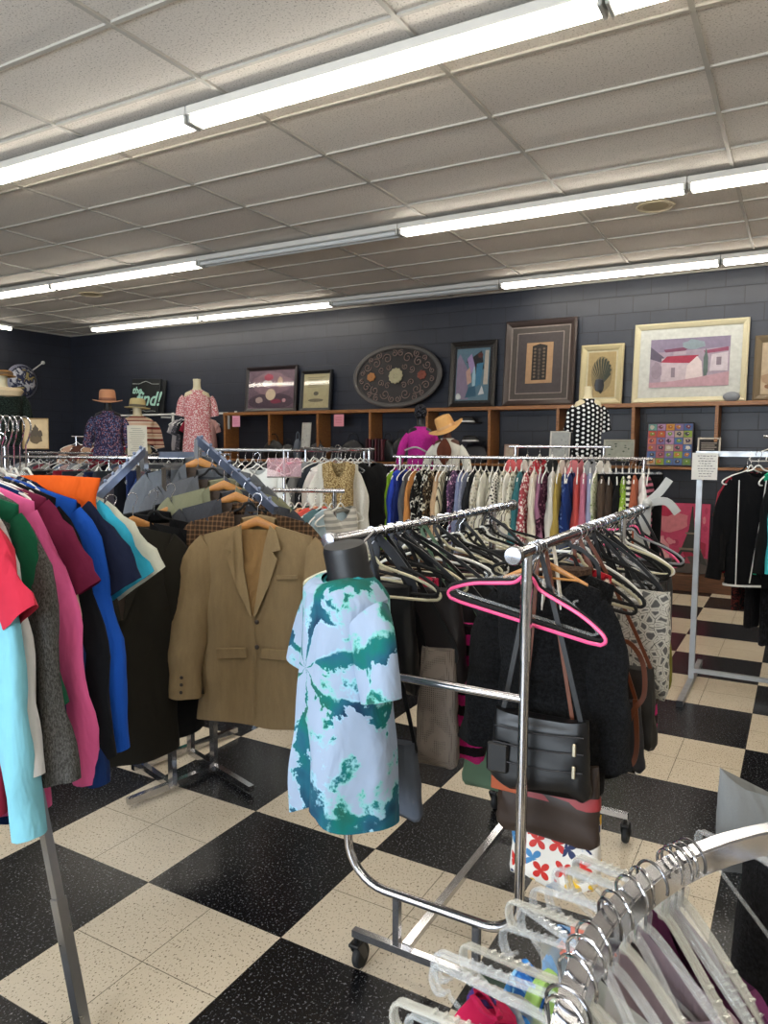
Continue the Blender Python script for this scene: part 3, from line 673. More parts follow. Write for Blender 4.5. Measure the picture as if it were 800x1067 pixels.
# ---- bags
def bag(name, label, loc, rz, w, h, d, mat, z0, strap=None, sm=None, handles=1, sw=.012, taper=.92, cat='bag', grp='bags on the rolling rack', bottom=1.0, sag=.01, xo=0, top=0, seed=0, spread=.36, trim=None):
    e = empty(name, loc, rz, label, cat, grp); R = []
    for i in range(15):
        v = i / 14; ww = w / 2 * (taper + (bottom - taper) * v); dd = d / 2 * (.35 + .65 * sin(min(1, v * 1.25 + .12) * pi / 2) ** .8)
        k = 1.0
        if v > .86: k = math.sqrt(max(.02, 1 - ((v - .86) / .145) ** 2)); 
        R.append([(xo + ww * (1 - .16 * (1 - k)) * (1 if cos(t) > 0 else -1) * abs(cos(t)) ** .45, dd * k * (1 if sin(t) > 0 else -1) * abs(sin(t)) ** .7 + .006 * seedn(cos(t) * 4 + seed, v * 5, 1), -z0 - h * v - sag * (1 - cos(t) ** 2) * (v < .1) + sag * .6 * sin(cos(t) * 5 + seed) * v) for t in [2 * pi * j / 32 for j in range(32)]])
    bd = MB().rings(R).build('bag_body', mat, e); wrinkle(bd.data, .007, 13, 13, seed, -z0 - .02)
    for k in range(handles):
        yy = (-.3 + .6 * k) * d if handles > 1 else 0; q = spread
        P = spline([(xo - w * q, yy, -z0 - h * .12), (xo - w * q * .92, yy, -z0 + .01), (xo * .5 - w * q * .45, yy * .6, -z0 * .45), (-.012, yy * .3, -.03), (0, 0, -.018 if not top else -top), (.012, yy * .3, -.03), (xo * .5 + w * q * .45, yy * .6, -z0 * .45), (xo + w * q * .92, yy, -z0 + .01), (xo + w * q, yy, -z0 - h * .12)], 5)
        MB().tube(P, 0, sq=(sw, .0045), up=(0, 1, 0) if sw < .02 else None).build('strap', sm or mat, e)
    if trim:
        R2 = [[(p_[0] * 1.02 if abs(p_[0] - xo) > .02 else p_[0], p_[1] * 1.06, p_[2]) for p_ in R[i]] for i in trim[1]]
        MB().rings(R2, cap=False).build('band', trim[0], e)
    return e
leather = plain('0b0b0d', .42, name='black_leather', var=.2, sc=60); brownl = plain('33251d', .5, name='brown_leather', var=.35, sc=60)
tanl = plain('6e3a20', .45, name='tan_leather', var=.2)
bx = lambda y, x=XBr: (x, y, ZB)
e = bag('handbag', 'black leather shoulder bag with two front zip pockets hanging behind the front rack post', bx(1.885), radians(4), .275, .215, .07, leather, .45, sm=leather, sw=.013, xo=.02, sag=.012, spread=.40)
b = MB()
for z in (-.49, -.535, -.585): b.tube(spline([(-.10, -.039, z), (.02, -.041, z - .004), (.14, -.038, z + .004)], 5), .0022, n=6)
b.build('zip_line', plain('2c2c30', .3, metal=.5), e)
for z in (-.52, -.58): MB().box((.118, -.044, z), (.010, .006, .034), bev=.002).build('zip_pull', metal('c9c0a8', .3, 'brass_zip'), e)
MB().box((-.088, -.036, -.58), (.062, .014, .085), bev=.012).build('side_pocket', leather, e)
bag('handbag', 'brown leather shoulder bag with orange and red stripes below the black leather bag', bx(1.93), 0, .30, .235, .05, brownl, .585, sm=tanl, sw=.010, xo=.03, seed=2, spread=.30, trim=(plain('8c2a2c', .5, name='red_leather'), (5, 6, 7)))
MB().box((-.082, -.029, -.655), (.085, .006, .09), bev=.004).build('orange_patch', plain('a34a22', .5), [x for x in bpy.data.objects if x.get('label', '').startswith('brown leather shoulder')][0])
def butterfly():
    m = NT('butterfly_print'); x, y, z = m.xyz(); v = m.vor(16); v.distance = 'EUCLIDEAN'; dx = m.n('ShaderNodeVectorMath', operation='SUBTRACT')
    m.l(m.obj(), dx.inputs[0]); m.l(v.outputs['Position'], dx.inputs[1]); sx = m.xyz(m.obj()); ps = m.xyz(v.outputs['Position'])
    ddx = m.math('SUBTRACT', x, ps[0]); ddz = m.math('SUBTRACT', z, ps[2]); an = m.math('ARCTAN2', ddz, ddx); rr = m.math('SQRT', m.math('ADD', m.math('MULTIPLY', ddx, ddx), m.math('MULTIPLY', ddz, ddz)))
    lim = m.math('ADD', m.math('MULTIPLY', m.math('ABSOLUTE', m.math('SINE', m.math('MULTIPLY', an, 2.0))), .024), .006)
    inside = m.math('LESS_THAN', rr, lim); cr = m.xyz(v.outputs['Color'])
    m.col(m.mix(inside, hx('e4dfd6'), m.ramp(cr[0], [(0, hx('c8281e')), (.3, hx('1d2b57')), (.5, hx('e0b21a')), (.68, hx('3f7fb0')), (.82, hx('c8281e'))], True))); m.set(Roughness=.6); m.bump(m.noise(12, 3).outputs[0], .5, .02); return m.m
bag('tote_bag', 'white tote bag with a red, blue and yellow butterfly print, lowest on the front rack', bx(2.0), 0, .255, .23, .10, butterfly(), .755, sm=fabric('e4dfd6'), sw=.02, xo=.035, seed=4, sag=.02, taper=1.0)
# hangers on the right bar
G1 = 'hangers on the right bar of the rolling rack'; G2 = 'hangers on the left bar of the rolling rack'
hanger('pink', bx(1.845), radians(-6), 'bright pink plastic clothes hanger at the front of the rolling rack', G1, tilt=.15, sc=1.03)
hanger('black', bx(1.865), radians(-2), 'black velvet hanger directly behind the pink hanger', G1, tilt=.18, sc=1.0)
hanger('clear', bx(1.905), radians(5), 'clear plastic hanger behind the pink hanger holding the leather bag straps', G1, tilt=.22)
hanger('wooden', bx(1.95), radians(0), 'small light wooden hanger behind the clear hanger', G1, sc=.55)
fz = fabric('09090a', 'fuzz', '242528', .9, wr=.6)
def near_g(kind, mat, loc, rz, label, grp, seed, name=None, cat=None, tilt=0, **kw):
    b = garment_mb(seed, rows=26, n=52, **kw); o = b.build(name or NAMES[kind], mat, None, 50, loc); wrinkle(o.data, seed=seed, amp=.020 if kw.get('sh', 0) > .18 else .012); o.rotation_euler = (0, tilt, rz)
    return tag(o, label, cat or CATS[kind], grp)
g = near_g('sweater', fz, (XBr - .015, 2.03, ZB), radians(3), 'black bouclé knit cardigan hanging behind the black leather handbag', 'garments on the rolling rack', 11, 'cardigan', 'cardigan', slv='long', sh=.15, L=.60, hem=.17, d=.055, sl=.44)
g['label'] = 'black nubbly knit cardigan hanging behind the black leather handbag'
near_g('sweater', fz, (XBr + .0, 2.12, ZB), radians(6), 'second black nubbly knit cardigan, further along the bar behind the first', 'garments on the rolling rack', 12, 'cardigan', 'cardigan', slv='none', sh=.15, L=.58, hem=.18, d=.05)
near_g('blouse', fabric('a8202c', 'floral', 'e8d8cc', 1.2, col3='701018'), (XBr + .02, 2.22, ZB), radians(10), 'red patterned scarf-like top beneath the right bar', 'garments on the rolling rack', 14, 'patterned_top', 'top', slv='none', sh=.10, L=.42, hem=.11, d=.03, neck=.05)
brn = fabric('3b2a22', 'fuzz', '6a5240', .8)
bag('fur_bag', 'dark rounded fur-trimmed bag just behind the clear hanger on the right bar', bx(2.17), radians(10), .26, .30, .10, brn, .09, sm=leather, taper=.55, bottom=.85)
cols = ['black', 'cream', 'black', 'white', 'black', 'clear', 'black', 'grey', 'black', 'cream', 'black', 'white', 'black', 'black', 'grey', 'black', 'pink', 'black']
y = 2.26
for i, c in enumerate(cols):
    hanger(c, (XBr, y, ZB), radians(random.uniform(-14, 16)), 'empty %s hanger on the right rolling rack bar, %s from its front' % (c, nth(i + 4)), G1, tilt=random.uniform(.02, .28), sc=random.uniform(.97, 1.05)); y += .062
stuff = [('handbag', 'navy quilted shoulder bag right of the black leather bag', 2.28, .24, .22, .07, plain('14161f', .6), .50, tanl, .11),
         ('handbag', 'brown slouchy bag with a long tan strap right of the black leather bag', 2.36, .22, .26, .07, plain('1c1917', .5), .42, tanl, .14),
         ('striped_pouch', 'black and white striped pouch right of the brown striped bag', 2.45, .17, .15, .06, fabric('121214', 'vstripe', 'e6e6e6', .8), .66, leather, .11),
         ('handbag', 'mustard olive cloth bag beside the snake-print bag', 2.62, .16, .34, .06, fabric('6e6a1e', wr=.8), .24, leather, .17),
         ('handbag', 'magenta mottled cloth bag beside the olive bag', 2.5, .15, .26, .06, fabric('8e2a5a', 'blotch', '32101e', 1, col3='c85a8a'), .28, leather, .16),
         ('snake_print_bag', 'large grey snake-print bag at the right side of the rolling rack', 2.52, .24, .36, .10, fabric('5c5c5c', 'snake', 'c4c2ba', .6), .20, leather, .14),
         ('fuzzy_bag', 'pink and black banded fuzzy bag below the snake-print bag', 2.55, .17, .20, .08, fabric('e02a86', 'fuzzband', '101012'), .52, leather, .13),
         ('handbag', 'black crossbody bag far back on the right bar', 3.15, .26, .24, .08, leather, .28, leather, .02),
         ('handbag', 'dark grey tote far back on the right bar', 3.3, .3, .34, .08, plain('2a2b2f', .6), .2, leather, .0)]
for i, (nm, lb, y, w, h, d, m_, z0, sm, xo) in enumerate(stuff):
    bag(nm, lb, bx(y), radians(random.uniform(-6, 10)), w, h, d, m_, z0, sm=sm, sw=.011, xo=xo, seed=i, taper=.8 if i < 5 else .92)
# tan looped strap
b = MB(); b.tube(spline([(XBr + .13, 2.20, .96), (XBr + .17, 2.2, 1.03), (XBr + .22, 2.2, .98), (XBr + .23, 2.2, .88), (XBr + .20, 2.19, .82), (XBr + .17, 2.2, .70), (XBr + .20, 2.2, .66), (XBr + .215, 2.2, .72), (XBr + .205, 2.2, .86)], 7), 0, sq=(.014, .004), up=(0, 1, 0))
b.build('bag_strap', tanl); tag(bpy.data.objects['bag_strap'], 'tan leather strap looping down right of the black leather handbag', 'strap')
# white tied ribbon at the far end of the right bar
wf = fabric('b8b8b4', wr=.4); b = MB()
for P in ([(XBr, 3.46, 1.34), (XBr - .03, 3.46, 1.30), (XBr - .035, 3.46, 1.18), (XBr - .02, 3.46, 1.0)], [(XBr, 3.46, 1.34), (XBr + .0, 3.46, 1.28), (XBr + .0, 3.46, 1.12), (XBr + .02, 3.46, .98)],
          [(XBr, 3.46, 1.35), (XBr + .05, 3.46, 1.40), (XBr + .09, 3.46, 1.46)], [(XBr, 3.46, 1.35), (XBr + .08, 3.46, 1.36), (XBr + .13, 3.46, 1.31)]): b.tube(spline(P, 5), 0, sq=(.035, .006), up=(0, 1, .2))
b.ball((XBr, 3.46, 1.35), .022, n=12); tag(b.build('tied_sash', wf), 'white fabric sash knotted at the far end of the right bar', 'sash')
# hangers and bags on the left bar
cols = ['cream', 'black', 'black', 'black', 'cream', 'black', 'white', 'black', 'cream', 'black', 'black', 'white', 'black', 'cream', 'black', 'white', 'black', 'grey', 'black', 'cream']
y = 1.93
for i, c in enumerate(cols):
    hanger(c, (XA, y, ZB), radians(random.uniform(-12, 16)), 'empty %s hanger on the left rolling rack bar, %s from its front' % (c, nth(i)), G2, tilt=random.uniform(-.06, .14), sc=random.uniform(.97, 1.04)); y += .062
stuff = [('handbag', 'slate blue cloth bag half hidden behind the tie-dye shirt', 1.90, .20, .24, .07, plain('4e5561', .8), .62, leather, .10),
         ('woven_bag', 'taupe woven mesh hobo bag right of the tie-dye shirt', 2.02, .15, .38, .06, fabric('8a8078', 'mesh', '4a423c'), .36, leather, .18),
         ('fuzzy_bag', 'pink and black banded fuzzy bag right of the woven bag', 2.14, .11, .46, .07, fabric('e02a86', 'fuzzband', '101012'), .30, leather, .24),
         ('tote_bag', 'sage green tote bag hanging low behind the woven bag', 2.30, .25, .30, .08, plain('5d7a62', .7), .62, plain('5d7a62', .7), .27),
         ('printed_bag', 'cream and purple floral printed bag behind the left bar hangers', 2.20, .15, .24, .05, fabric('c0a888', 'blotch', '7a2858', .7, col3='2c1830'), .26, leather, .32),
         ('handbag', 'black handbag with a looped handle next to the torso form', 1.97, .20, .34, .07, leather, .16, plain('2b2f38', .6), .05),
         ('handbag', 'black studded bag with a red lining under the cream hanger', 2.08, .24, .30, .07, plain('1a1416', .5), .18, leather, .14),
         ('scarf_bundle', 'red and black printed scarf bundle under the left bar', 2.13, .10, .26, .05, fabric('1a1012', 'blotch', 'c22a50', .9, col3='1a1012'), .16, leather, .10),
         ('handbag', 'black velvet bag behind the scarf bundle', 2.4, .26, .28, .08, leather, .2, leather, .12),
         ('handbag', 'wine coloured bag deep under the left bar', 2.62, .3, .3, .08, plain('3a1420', .6), .2, leather, .05),
         ('handbag', 'dark plaid bag farthest back under the left bar', 2.9, .34, .34, .08, plain('1d1f22', .7), .16, leather, .05)]
for i, (nm, lb, y, w, h, d, m_, z0, sm, xo) in enumerate(stuff):
    bag(nm, lb, (XA, y, ZB), radians(random.uniform(-4, 8)), w, h, d, m_, z0, sm=sm, sw=.012 if i != 5 else .03, xo=xo, seed=i + 20, taper=.7)
# ================================================================= SUIT RACK
def F_(u, v, z=0):                       # floor point under a pixel
    d = RM @ Vector(((u - 400), -(v - 533.5), -F)); return d * ((z - H) / d.z) + Vector((0, 0, H))
# square-post four-way rack: base bars and four posts found from where they meet the floor
sr = empty('suit_rack', (-2.55, 2.65, 0), 0, 'chrome square-post four-way rack holding the suit jackets', 'clothes rack')
o = Matrix.Translation((2.55, -2.65, 0)); sq = (.028, .028)
pA, pB, pC, pD = F_(180, 819, .03), F_(223, 800, .03), F_(154, 794, .03), F_(199, 783, .03)
fA0, fB1 = F_(133, 835, .03), F_(262, 822, .03); fC0 = F_(131, 785, .03); fD1 = F_(246, 760, .03)
for nm, P in (('base_bar', [fA0, pA, pB, fD1 + (pB - fD1) * .0 + Vector((.0, 0, 0))]), ):
    MB().tube([fA0, pB], 0, sq=sq, M=o).build('base_bar', chrome, sr); MB().tube([pC + (pC - fD1) * .15, fD1], 0, sq=sq, M=o).build('base_bar', chrome, sr)
    MB().tube([fC0, pA], 0, sq=sq, M=o).build('cross_foot', chrome, sr); MB().tube([pD, fB1], 0, sq=sq, M=o).build('cross_foot', chrome, sr)
tops = []
for p_ in (pA, pB, pC, pD):
    MB().tube([p_, Vector((p_.x, p_.y, 1.50))], 0, sq=(.028, .028), M=o, up=(0, 1, 0)).build('post', chrome, sr); tops.append(Vector((p_.x, p_.y, 1.5)))
MB().tube([tops[0], tops[1], tops[3], tops[2]], 0, sq=(.022, .022), closed=True, M=o, up=(0, 0, 1)).build('top_frame', steel, sr)
a0, a1 = at(206, 458, 3.35), at(287, 532, 2.95)
b0, b1 = at(150, 470, 3.3), at(88, 530, 2.75)
blu = metal('8a98b4', .35, 'blue_sheen_chrome')  # bluish daylight sheen on the chrome arms, put into the metal colour
for q0, q1 in ((a0, a1), (b0, b1)):
    d_ = (q1 - q0).normalized(); b = MB().tube([q0, q1], 0, sq=(.018, .036), M=o, up=(0, 0, 1))
    for k in range(8):
        t = q0 + (q1 - q0) * ((k + .5) / 8); b.ball(tuple(o @ (t + Vector((0, 0, .03)))), .008, n=8)
    b.build('waterfall_arm', blu, sr)
    w = MB().tube([q0, Vector((q0.x, q0.y, 1.48))], 0, sq=(.024, .024), M=o, up=(0, 1, 0)); w.build('arm_riser', steel, sr)
c0 = at(170, 473, 3.5); MB().tube([at(166, 474, 3.6), at(214, 474, 3.7)], 0, sq=(.03, .03), M=o).build('cross_arm', blu, sr)
SG = 'suit jackets on the square post rack'
tan = fabric('6e5c44', 'weave', '94805f', .9, wr=.25); tanL = fabric('75634a', 'weave', '9c8866', .9, wr=.2)
suits = [(.02, fabric('54585e', 'weave', '6a6e74'), 'mid grey suit jacket highest on the arm, on a light wooden hanger', 'wooden'),
         (.20, fabric('4c4e52', 'weave', '63656a'), 'charcoal grey suit jacket second from the top of the arm', 'black'),
         (.36, fabric('6c6d58', 'weave', '86876e'), 'olive grey suit jacket in the middle of the arm', 'wooden'),
         (.52, fabric('33353b', 'weave', '4a4c52'), 'slate suit jacket behind the brown check one', 'wooden'),
         (.68, fabric('3c2e24', 'plaid', '8a6a4c', 1), 'brown houndstooth jacket just behind the tan blazer', 'black')]
def facing(px, u): return 0
for i, (t, m_, lb, hc) in enumerate(suits):
    p_ = a0 + (a1 - a0) * t - Vector((0, 0, .0)); rz = radians(34 - 1.5 * i)
    jacket(30 + i, m_, p_, rz, L=.80, sh=.232, label=lb, grp=SG, detail=0)
    hanger(hc, p_, rz, '%s hanger carrying the %s' % (hc, lb.split(' ', 0)[0].split(' highest')[0].split(' second')[0].split(' in the')[0].split(' behind')[0].split(' just')[0]), 'hangers on the suit rack')
p_ = a1 + Vector((-.015, -.02, -.0)); p_ = at(268, 520, 2.92)
jacket(51, tan, p_, radians(24), L=.80, sh=.222, label='tan brown herringbone blazer with two buttons facing the aisle', lining=fabric('8a6d48', wr=.9), detail=1, grp=SG, lap_col=tanL)
hanger('wooden', p_ + Vector((0, 0, .006)), radians(24), 'light wooden hanger carrying the tan blazer', 'hangers on the suit rack')
# dark jackets on the left arm, seen from the shoulder side
darks = [(at(192, 500, 3.35), '2c2e33', 'near-black suit jacket just left of the grey one', 52), (at(178, 508, 3.2), '131418', 'black suit jacket nearest the wooden hanger tip on the left arm', 56), (at(160, 515, 3.05), '101114', 'black suit jacket in the middle of the left arm', 58),
         (at(138, 518, 2.95), '17181b', 'wide-shouldered black suit jacket near the front of the left arm', 64), (at(116, 520, 2.8), '26241f', 'dark olive brown suit jacket foremost on the left arm', 68)]
for i, (p_, c, lb, rz) in enumerate(darks):
    jacket(70 + i, fabric(c, wr=.35), p_, radians(rz), L=.80 + .03 * i, sh=.235, label=lb, detail=0, grp=SG)
    hanger('wooden' if i in (1, 3) else 'black', p_, radians(rz), 'hanger carrying the %s' % lb, 'hangers on the suit rack')
# ================================================================= LEFT FOREGROUND RACK
LX, LZ = -2.04, 1.615
lr = empty('clothes_rack', (LX, 1.2, 0), 0, 'steel clothes rack at the left edge, packed with coloured tops', 'clothes rack')
o = Matrix.Translation((-LX, -1.2, 0))
MB().tube([(LX, .4, LZ), (LX - .0, 1.24, LZ)], .0145, n=14, M=o).build('hanging_bar', chrome, lr)
for Y, s in ((1.22, 1), (.5, 1), ):
    for sx in (-1, 1):
        q = Vector((LX + sx * .42, Y, .015)); tp = Vector((LX + sx * .02, Y, LZ)); mid = q + (tp - q) * .22
        b = MB().tube([q, mid], 0, sq=(.030, .030), M=o, up=(0, 1, 0)); b.tube([mid, tp], 0, sq=(.024, .024), M=o, up=(0, 1, 0)); b.build('leg', steel, lr)
LG = 'tops packed on the left foreground rack'
near = [  # Y, colour, pattern, col2, kind, half shoulder, length, sleeve, label, tilt/rz
    (1.00, 'd98a68', 'plain', '', 'sweater', .19, .50, 'short', 'peach orange top cut off by the left edge'),
    (1.04, 'd8b8be', 'plain', '', 'tee', .19, .66, 'short', 'pale pink t-shirt at the left edge'),
    (1.10, '7dbccc', 'plain', '', 'sweater', .255, .98, 'long', 'light aqua long-sleeved cotton top foremost on the left rack'),
    (1.17, 'b92c40', 'plain', '', 'tee', .30, .84, 'short', 'red polo shirt behind the aqua top'),
    (1.24, 'c8c6c4', 'plain', '', 'sweater', .25, .80, 'long', 'white long-sleeved shirt peeking between red and green tops'),
    (1.29, '15543a', 'plain', '', 'sweater', .28, .60, 'long', 'dark green sweatshirt behind the red polo'),
    (1.35, '5c5a58', 'heather', '34332f', 'sweater', .275, .84, 'long', 'heather grey sweatshirt in the middle of the left rack'),
    (1.42, 'e2649c', 'plain', '', 'sweater', .265, .92, 'long', 'bubblegum pink long-sleeved top behind the grey sweatshirt'),
    (1.48, 'c8b49a', 'plain', '', 'tee', .25, .72, 'long', 'beige top showing below the pink sleeve'),
    (1.53, '6a1f3c', 'plain', '', 'tee', .25, .40, 'short', 'burgundy t-shirt between the pink and cobalt tops'),
    (1.58, '14151a', 'plain', '', 'sweater', .25, .86, 'long', 'black long top behind the pink one'),
    (1.62, '1a4fae', 'plain', '', 'sweater', .28, .84, 'long', 'cobalt blue sweatshirt toward the far end of the left rack'),
    (1.73, '1b2138', 'plain', '', 'tee', .275, .62, 'short', 'navy t-shirt near the far end of the left rack'),
    (1.76, '35a4c4', 'plain', '', 'tee', .285, .62, 'short', 'turquoise t-shirt peeking under the navy sleeve'),
    (1.80, 'c9cabc', 'plain', '', 'tee', .29, .60, 'short', 'off-white t-shirt whose sleeve points at the suits'),
    (1.50, '152c5c', 'plain', '', 'sweater', .20, .98, 'long', 'dark navy long top last on the left rack')]
for i, (Y, c, pt, c2, kd, shw, L, sv, lb) in enumerate(near):
    rz = radians(2 + 34 * max(0, Y - 1.15) / .75 + (i % 3) * 3); Y = 1.0 + (Y - 1.0) * .40; p_ = (LX, Y, LZ)
    kw = dict(sl=.24) if sv == 'short' else dict(sl=L * .80)
    near_g(kd, fabric(c, pt, c2 or 'ffffff', wr=.75), p_, rz, lb, LG, 100 + i, slv=sv, sh=shw, L=L, hem=shw * 1.04, d=.048, sw=.098 if sv == 'short' else .085, spread=.3 if sv == 'long' else .45, fold=.010, **kw)
    hanger('clear' if i % 3 else 'white', p_, rz, 'hanger carrying the %s' % lb.split(' cut ')[0].split(' at the')[0].split(' foremost')[0].split(' behind')[0].split(' peeking')[0].split(' in the')[0].split(' showing')[0].split(' toward')[0].split(' near')[0].split(' whose')[0].split(' last')[0].split(' between')[0], 'hangers on the left foreground rack')
# polo collar and button for the red polo, tag on the burgundy shirt
# orange folded skirt standing out above the bar
o_ = near_g('tank', fabric('d4591c', wr=.8), (LX + .12, 1.37, LZ + .0), radians(28), 'bright orange garment draped over a grey clip hanger', LG, 130, 'draped_skirt', 'skirt', slv='none', sh=.17, L=.30, hem=.17, d=.02, neck=.02, dip=0, slope=.05)
# a few empty hangers standing up on the bar
for i in range(9):
    hanger('clear' if i % 2 else 'white', (LX + .02, 1.235 + .019 * i, LZ - .03), radians(-10 + 5 * (i % 3)), 'empty large-hooked hanger on the left foreground rack, %s of the close cluster' % nth(i), 'hangers on the left foreground rack', sc=.8)
for o_ in [x for x in bpy.data.objects if x.parent and str(x.parent.get('label', '')).startswith('empty large-hooked') and x.name.startswith('hook')]: o_.scale = (2.0, 1.6, 2.0); o_.location = (0, 0, .085)
# ================================================================= ROUND RACK WITH CLEAR HANGERS (front right)
random.seed(9)
RC, RR_, RZ_ = Vector((.45, .80, 0)), .64, 1.0
rr_ = empty('round_rack', RC, 0, 'round chrome rack of flat tubing full of clear plastic hangers at the lower right', 'clothes rack')
P = [(RR_ * cos(radians(a)), RR_ * sin(radians(a)), RZ_) for a in range(0, 360, 5)]
MB().tube(P, 0, sq=(.028, .034), closed=True, up=(0, 0, 1)).build('ring', chrome, rr_, sm=50)
MB().tube(P, 0, sq=(.022, .003), closed=True, up=(0, 0, 1), M=Matrix.Translation((0, 0, .018))).build('ring_edge', chrome, rr_, sm=50)
for a in (118, 210, 330):
    MB().tube([(RR_ * cos(radians(a)), RR_ * sin(radians(a)), RZ_ - .02), (.05 * cos(radians(a)), .05 * sin(radians(a)), .45)], .009, n=10).build('brace', chrome, rr_)
MB().cyl((0, 0, .05), (0, 0, .50), .022).build('centre_post', chrome, rr_)
for a in (45, 135, 225, 315): MB().tube([(.02 * cos(radians(a)), .02 * sin(radians(a)), .06), (.5 * cos(radians(a)), .5 * sin(radians(a)), .02)], 0, sq=(.03, .02)).build('foot', chrome, rr_)
def bighook(r=.027, wr=.0022):
    return MB().tube(arc((0, 0, -.006), r, 188, 5, 16) + [(r * .6, 0, -.040), (.004, 0, -.052), (0, 0, -.085)], wr, n=8, up=(0, 1, 0))
def clearbody(bar=True):
    b = MB()
    P = spline([(-.196, 0, -.196), (-.212, 0, -.208), (-.226, 0, -.196), (-.222, 0, -.172), (-.195, 0, -.158), (-.11, 0, -.120), (-.04, 0, -.088), (0, 0, -.078), (.04, 0, -.088), (.11, 0, -.120), (.195, 0, -.158), (.222, 0, -.172), (.226, 0, -.196), (.212, 0, -.208), (.196, 0, -.196)], 5)
    for yy in (-.0045, .0045): b.tube([p + Vector((0, yy, 0)) for p in P], .0034, n=8, up=(0, 1, 0))
    b.tube(P, 0, sq=(.003, .013), up=(0, 1, 0))
    if bar: b.tube([(-.19, 0, -.196), (.19, 0, -.196)], .0036, n=8)
    b.tube([(0, 0, -.055), (0, 0, -.085)], .007, n=10)
    for s in (-1, 1):
        for k in range(5): b.box((s * (.10 + .016 * k), 0, -.112 - .0073 * k), (.004, .010, .008))
    return b
BH = bighook().mesh('hook', [chrome]); DH = BH.copy(); DH.materials[0] = darkchrome
CB = clearbody().mesh('hanger_body', [CLR]); CB2 = clearbody(False).mesh('hanger_body', [CLR])
def ringhanger(a, outoff, tilt, mat, label, dark=False, bar=True, dz=0, sc=1):
    p = RC + Vector((RR_ * cos(radians(a)), RR_ * sin(radians(a)), RZ_ + .012 + dz))
    e = empty('clear_hanger', p, radians(a + outoff), label, 'hanger', 'clear hangers on the round rack'); e.rotation_euler = (0, tilt, radians(a + outoff)); e.scale = (sc, sc, sc)
    o = bpy.data.objects.new('shoulder_frame', CB if bar else CB2); C.objects.link(o); o.parent = e; o.material_slots[0].link = 'OBJECT'; o.material_slots[0].material = mat
    o = bpy.data.objects.new('hook', DH if dark else BH); C.objects.link(o); o.parent = e
    return e
angs = [188, 186.5, 182, 178.5, 176, 171, 169, 165, 162.5, 160, 156, 154.5, 153, 151.5, 134, 132]
outs = [-28, -24, -30, -20, -26, -34, -22, -18, -25, -12, -16, -10, -14, -8, -12, -6, -10, -4, -2, 4]
for i, (a, o_) in enumerate(zip(angs, outs)):
    ringhanger(a, o_ + random.uniform(-3, 3), random.uniform(-.16, -.02), CLR if i % 3 != 1 else FROST, 'clear hanger on the round rack, %s along the rail from the bottom edge' % nth(i), dark=i % 4 == 1, bar=i % 3 > 0, sc=random.uniform(.97, 1.04))
# little swim tops on some of the clear hangers
def swimtop(a, o_, mat, label, sx, w=.05, L=.12, seed=0):
    p = RC + Vector((RR_ * cos(radians(a)), RR_ * sin(radians(a)), RZ_)); b = MB(); R = []
    zt = -.10 - (abs(sx)) * .36
    for i in range(22):
        v = i / 21; t = v * 2 * pi; r2 = random.Random(seed + i)
        R.append([(sx + (w / 2) * cos(q) * (1 + .25 * seedn(v * 6, seed, q)), .018 * sin(t * 1.0) + .0, 0) for q in (0,)])
    R = []
    for i in range(16):                     # crumpled loop of cloth draped over the shoulder of the hanger
        v = i / 15; z = zt - L * abs(v - .5) * 2 + .01 * (1 - abs(v - .5) * 2); y = (v - .5) * .05 + .010 * sin(v * 14 + seed)
        R.append([(sx + w / 2 * (1 + .5 * abs(v - .5)) * cos(q) + .008 * seedn(v * 5, q, seed), y + .009 * sin(q) + .006 * seedn(v * 7, q * 2, seed + 3), z + .006 * seedn(v * 6, seed, q)) for q in [2 * pi * j / 16 for j in range(16)]])
    o = MB().rings(R).build('swim_top', mat, None, 60, p); o.rotation_euler = (0, -.12, radians(a + o_)); return tag(o, label, 'swimwear')
swimtop(186, -26, fabric('1f9aa0', wr=.8), 'teal swim top strap draped on the lowest clear hanger', .13, .06, .09, 1)
swimtop(181, -26, fabric('b01c48', wr=.8), 'crimson swim strap on a clear hanger near the bottom', .13, .045, .03, 2)
swimtop(180.5, -26, fabric('45306a', wr=.8), 'dark purple swim top strap on a clear hanger', .145, .035, .09, 3)
swimtop(175, -28, fabric('3d82c4', 'blotch', '2a5ea4', 1.4, col3='8fc4e6'), 'bright blue swim top draped over a clear hanger', .11, .05, .12, 4)
swimtop(174, -28, fabric('9cc06a', wr=.8), 'lime green swim strap beside the bright blue one', .085, .02, .12, 5)
swimtop(163, -16, fabric('e08878', wr=.8), 'coral swim strap on a clear hanger behind the blue one', .075, .04, .02, 6)
swimtop(164, -16, fabric('7fa8d4', wr=.8), 'pale blue swim strap beside the coral one', .10, .035, .05, 7)
# clear and dusty-mauve slips hanging inside the ring
for i, (a, c, lb) in enumerate(((176, 'b8b6a4', 'translucent beige slip hanging inside the round rack near the bottom edge'), (166, 'c4c2b4', 'translucent cream slip in the middle of the clear hangers'), (155, '8e7c82', 'dusty mauve slip behind the cream one'), (148, '5a2648', 'dark plum slip hanging last among the clear hangers'))):
    p = RC + Vector((RR_ * cos(radians(a)), RR_ * sin(radians(a)), RZ_)); mt = clearmat(c, .4, .42) if i < 2 else fabric(c, wr=.8)
    o = near_g('tank', mt, p, radians(a - 18 + 180), lb, 'slips on the round rack', 200 + i, 'slip', 'slip', slv='none', sh=.165, L=.55, hem=.17, d=.012, neck=.11, dip=.07, top=-.13, slope=.36)
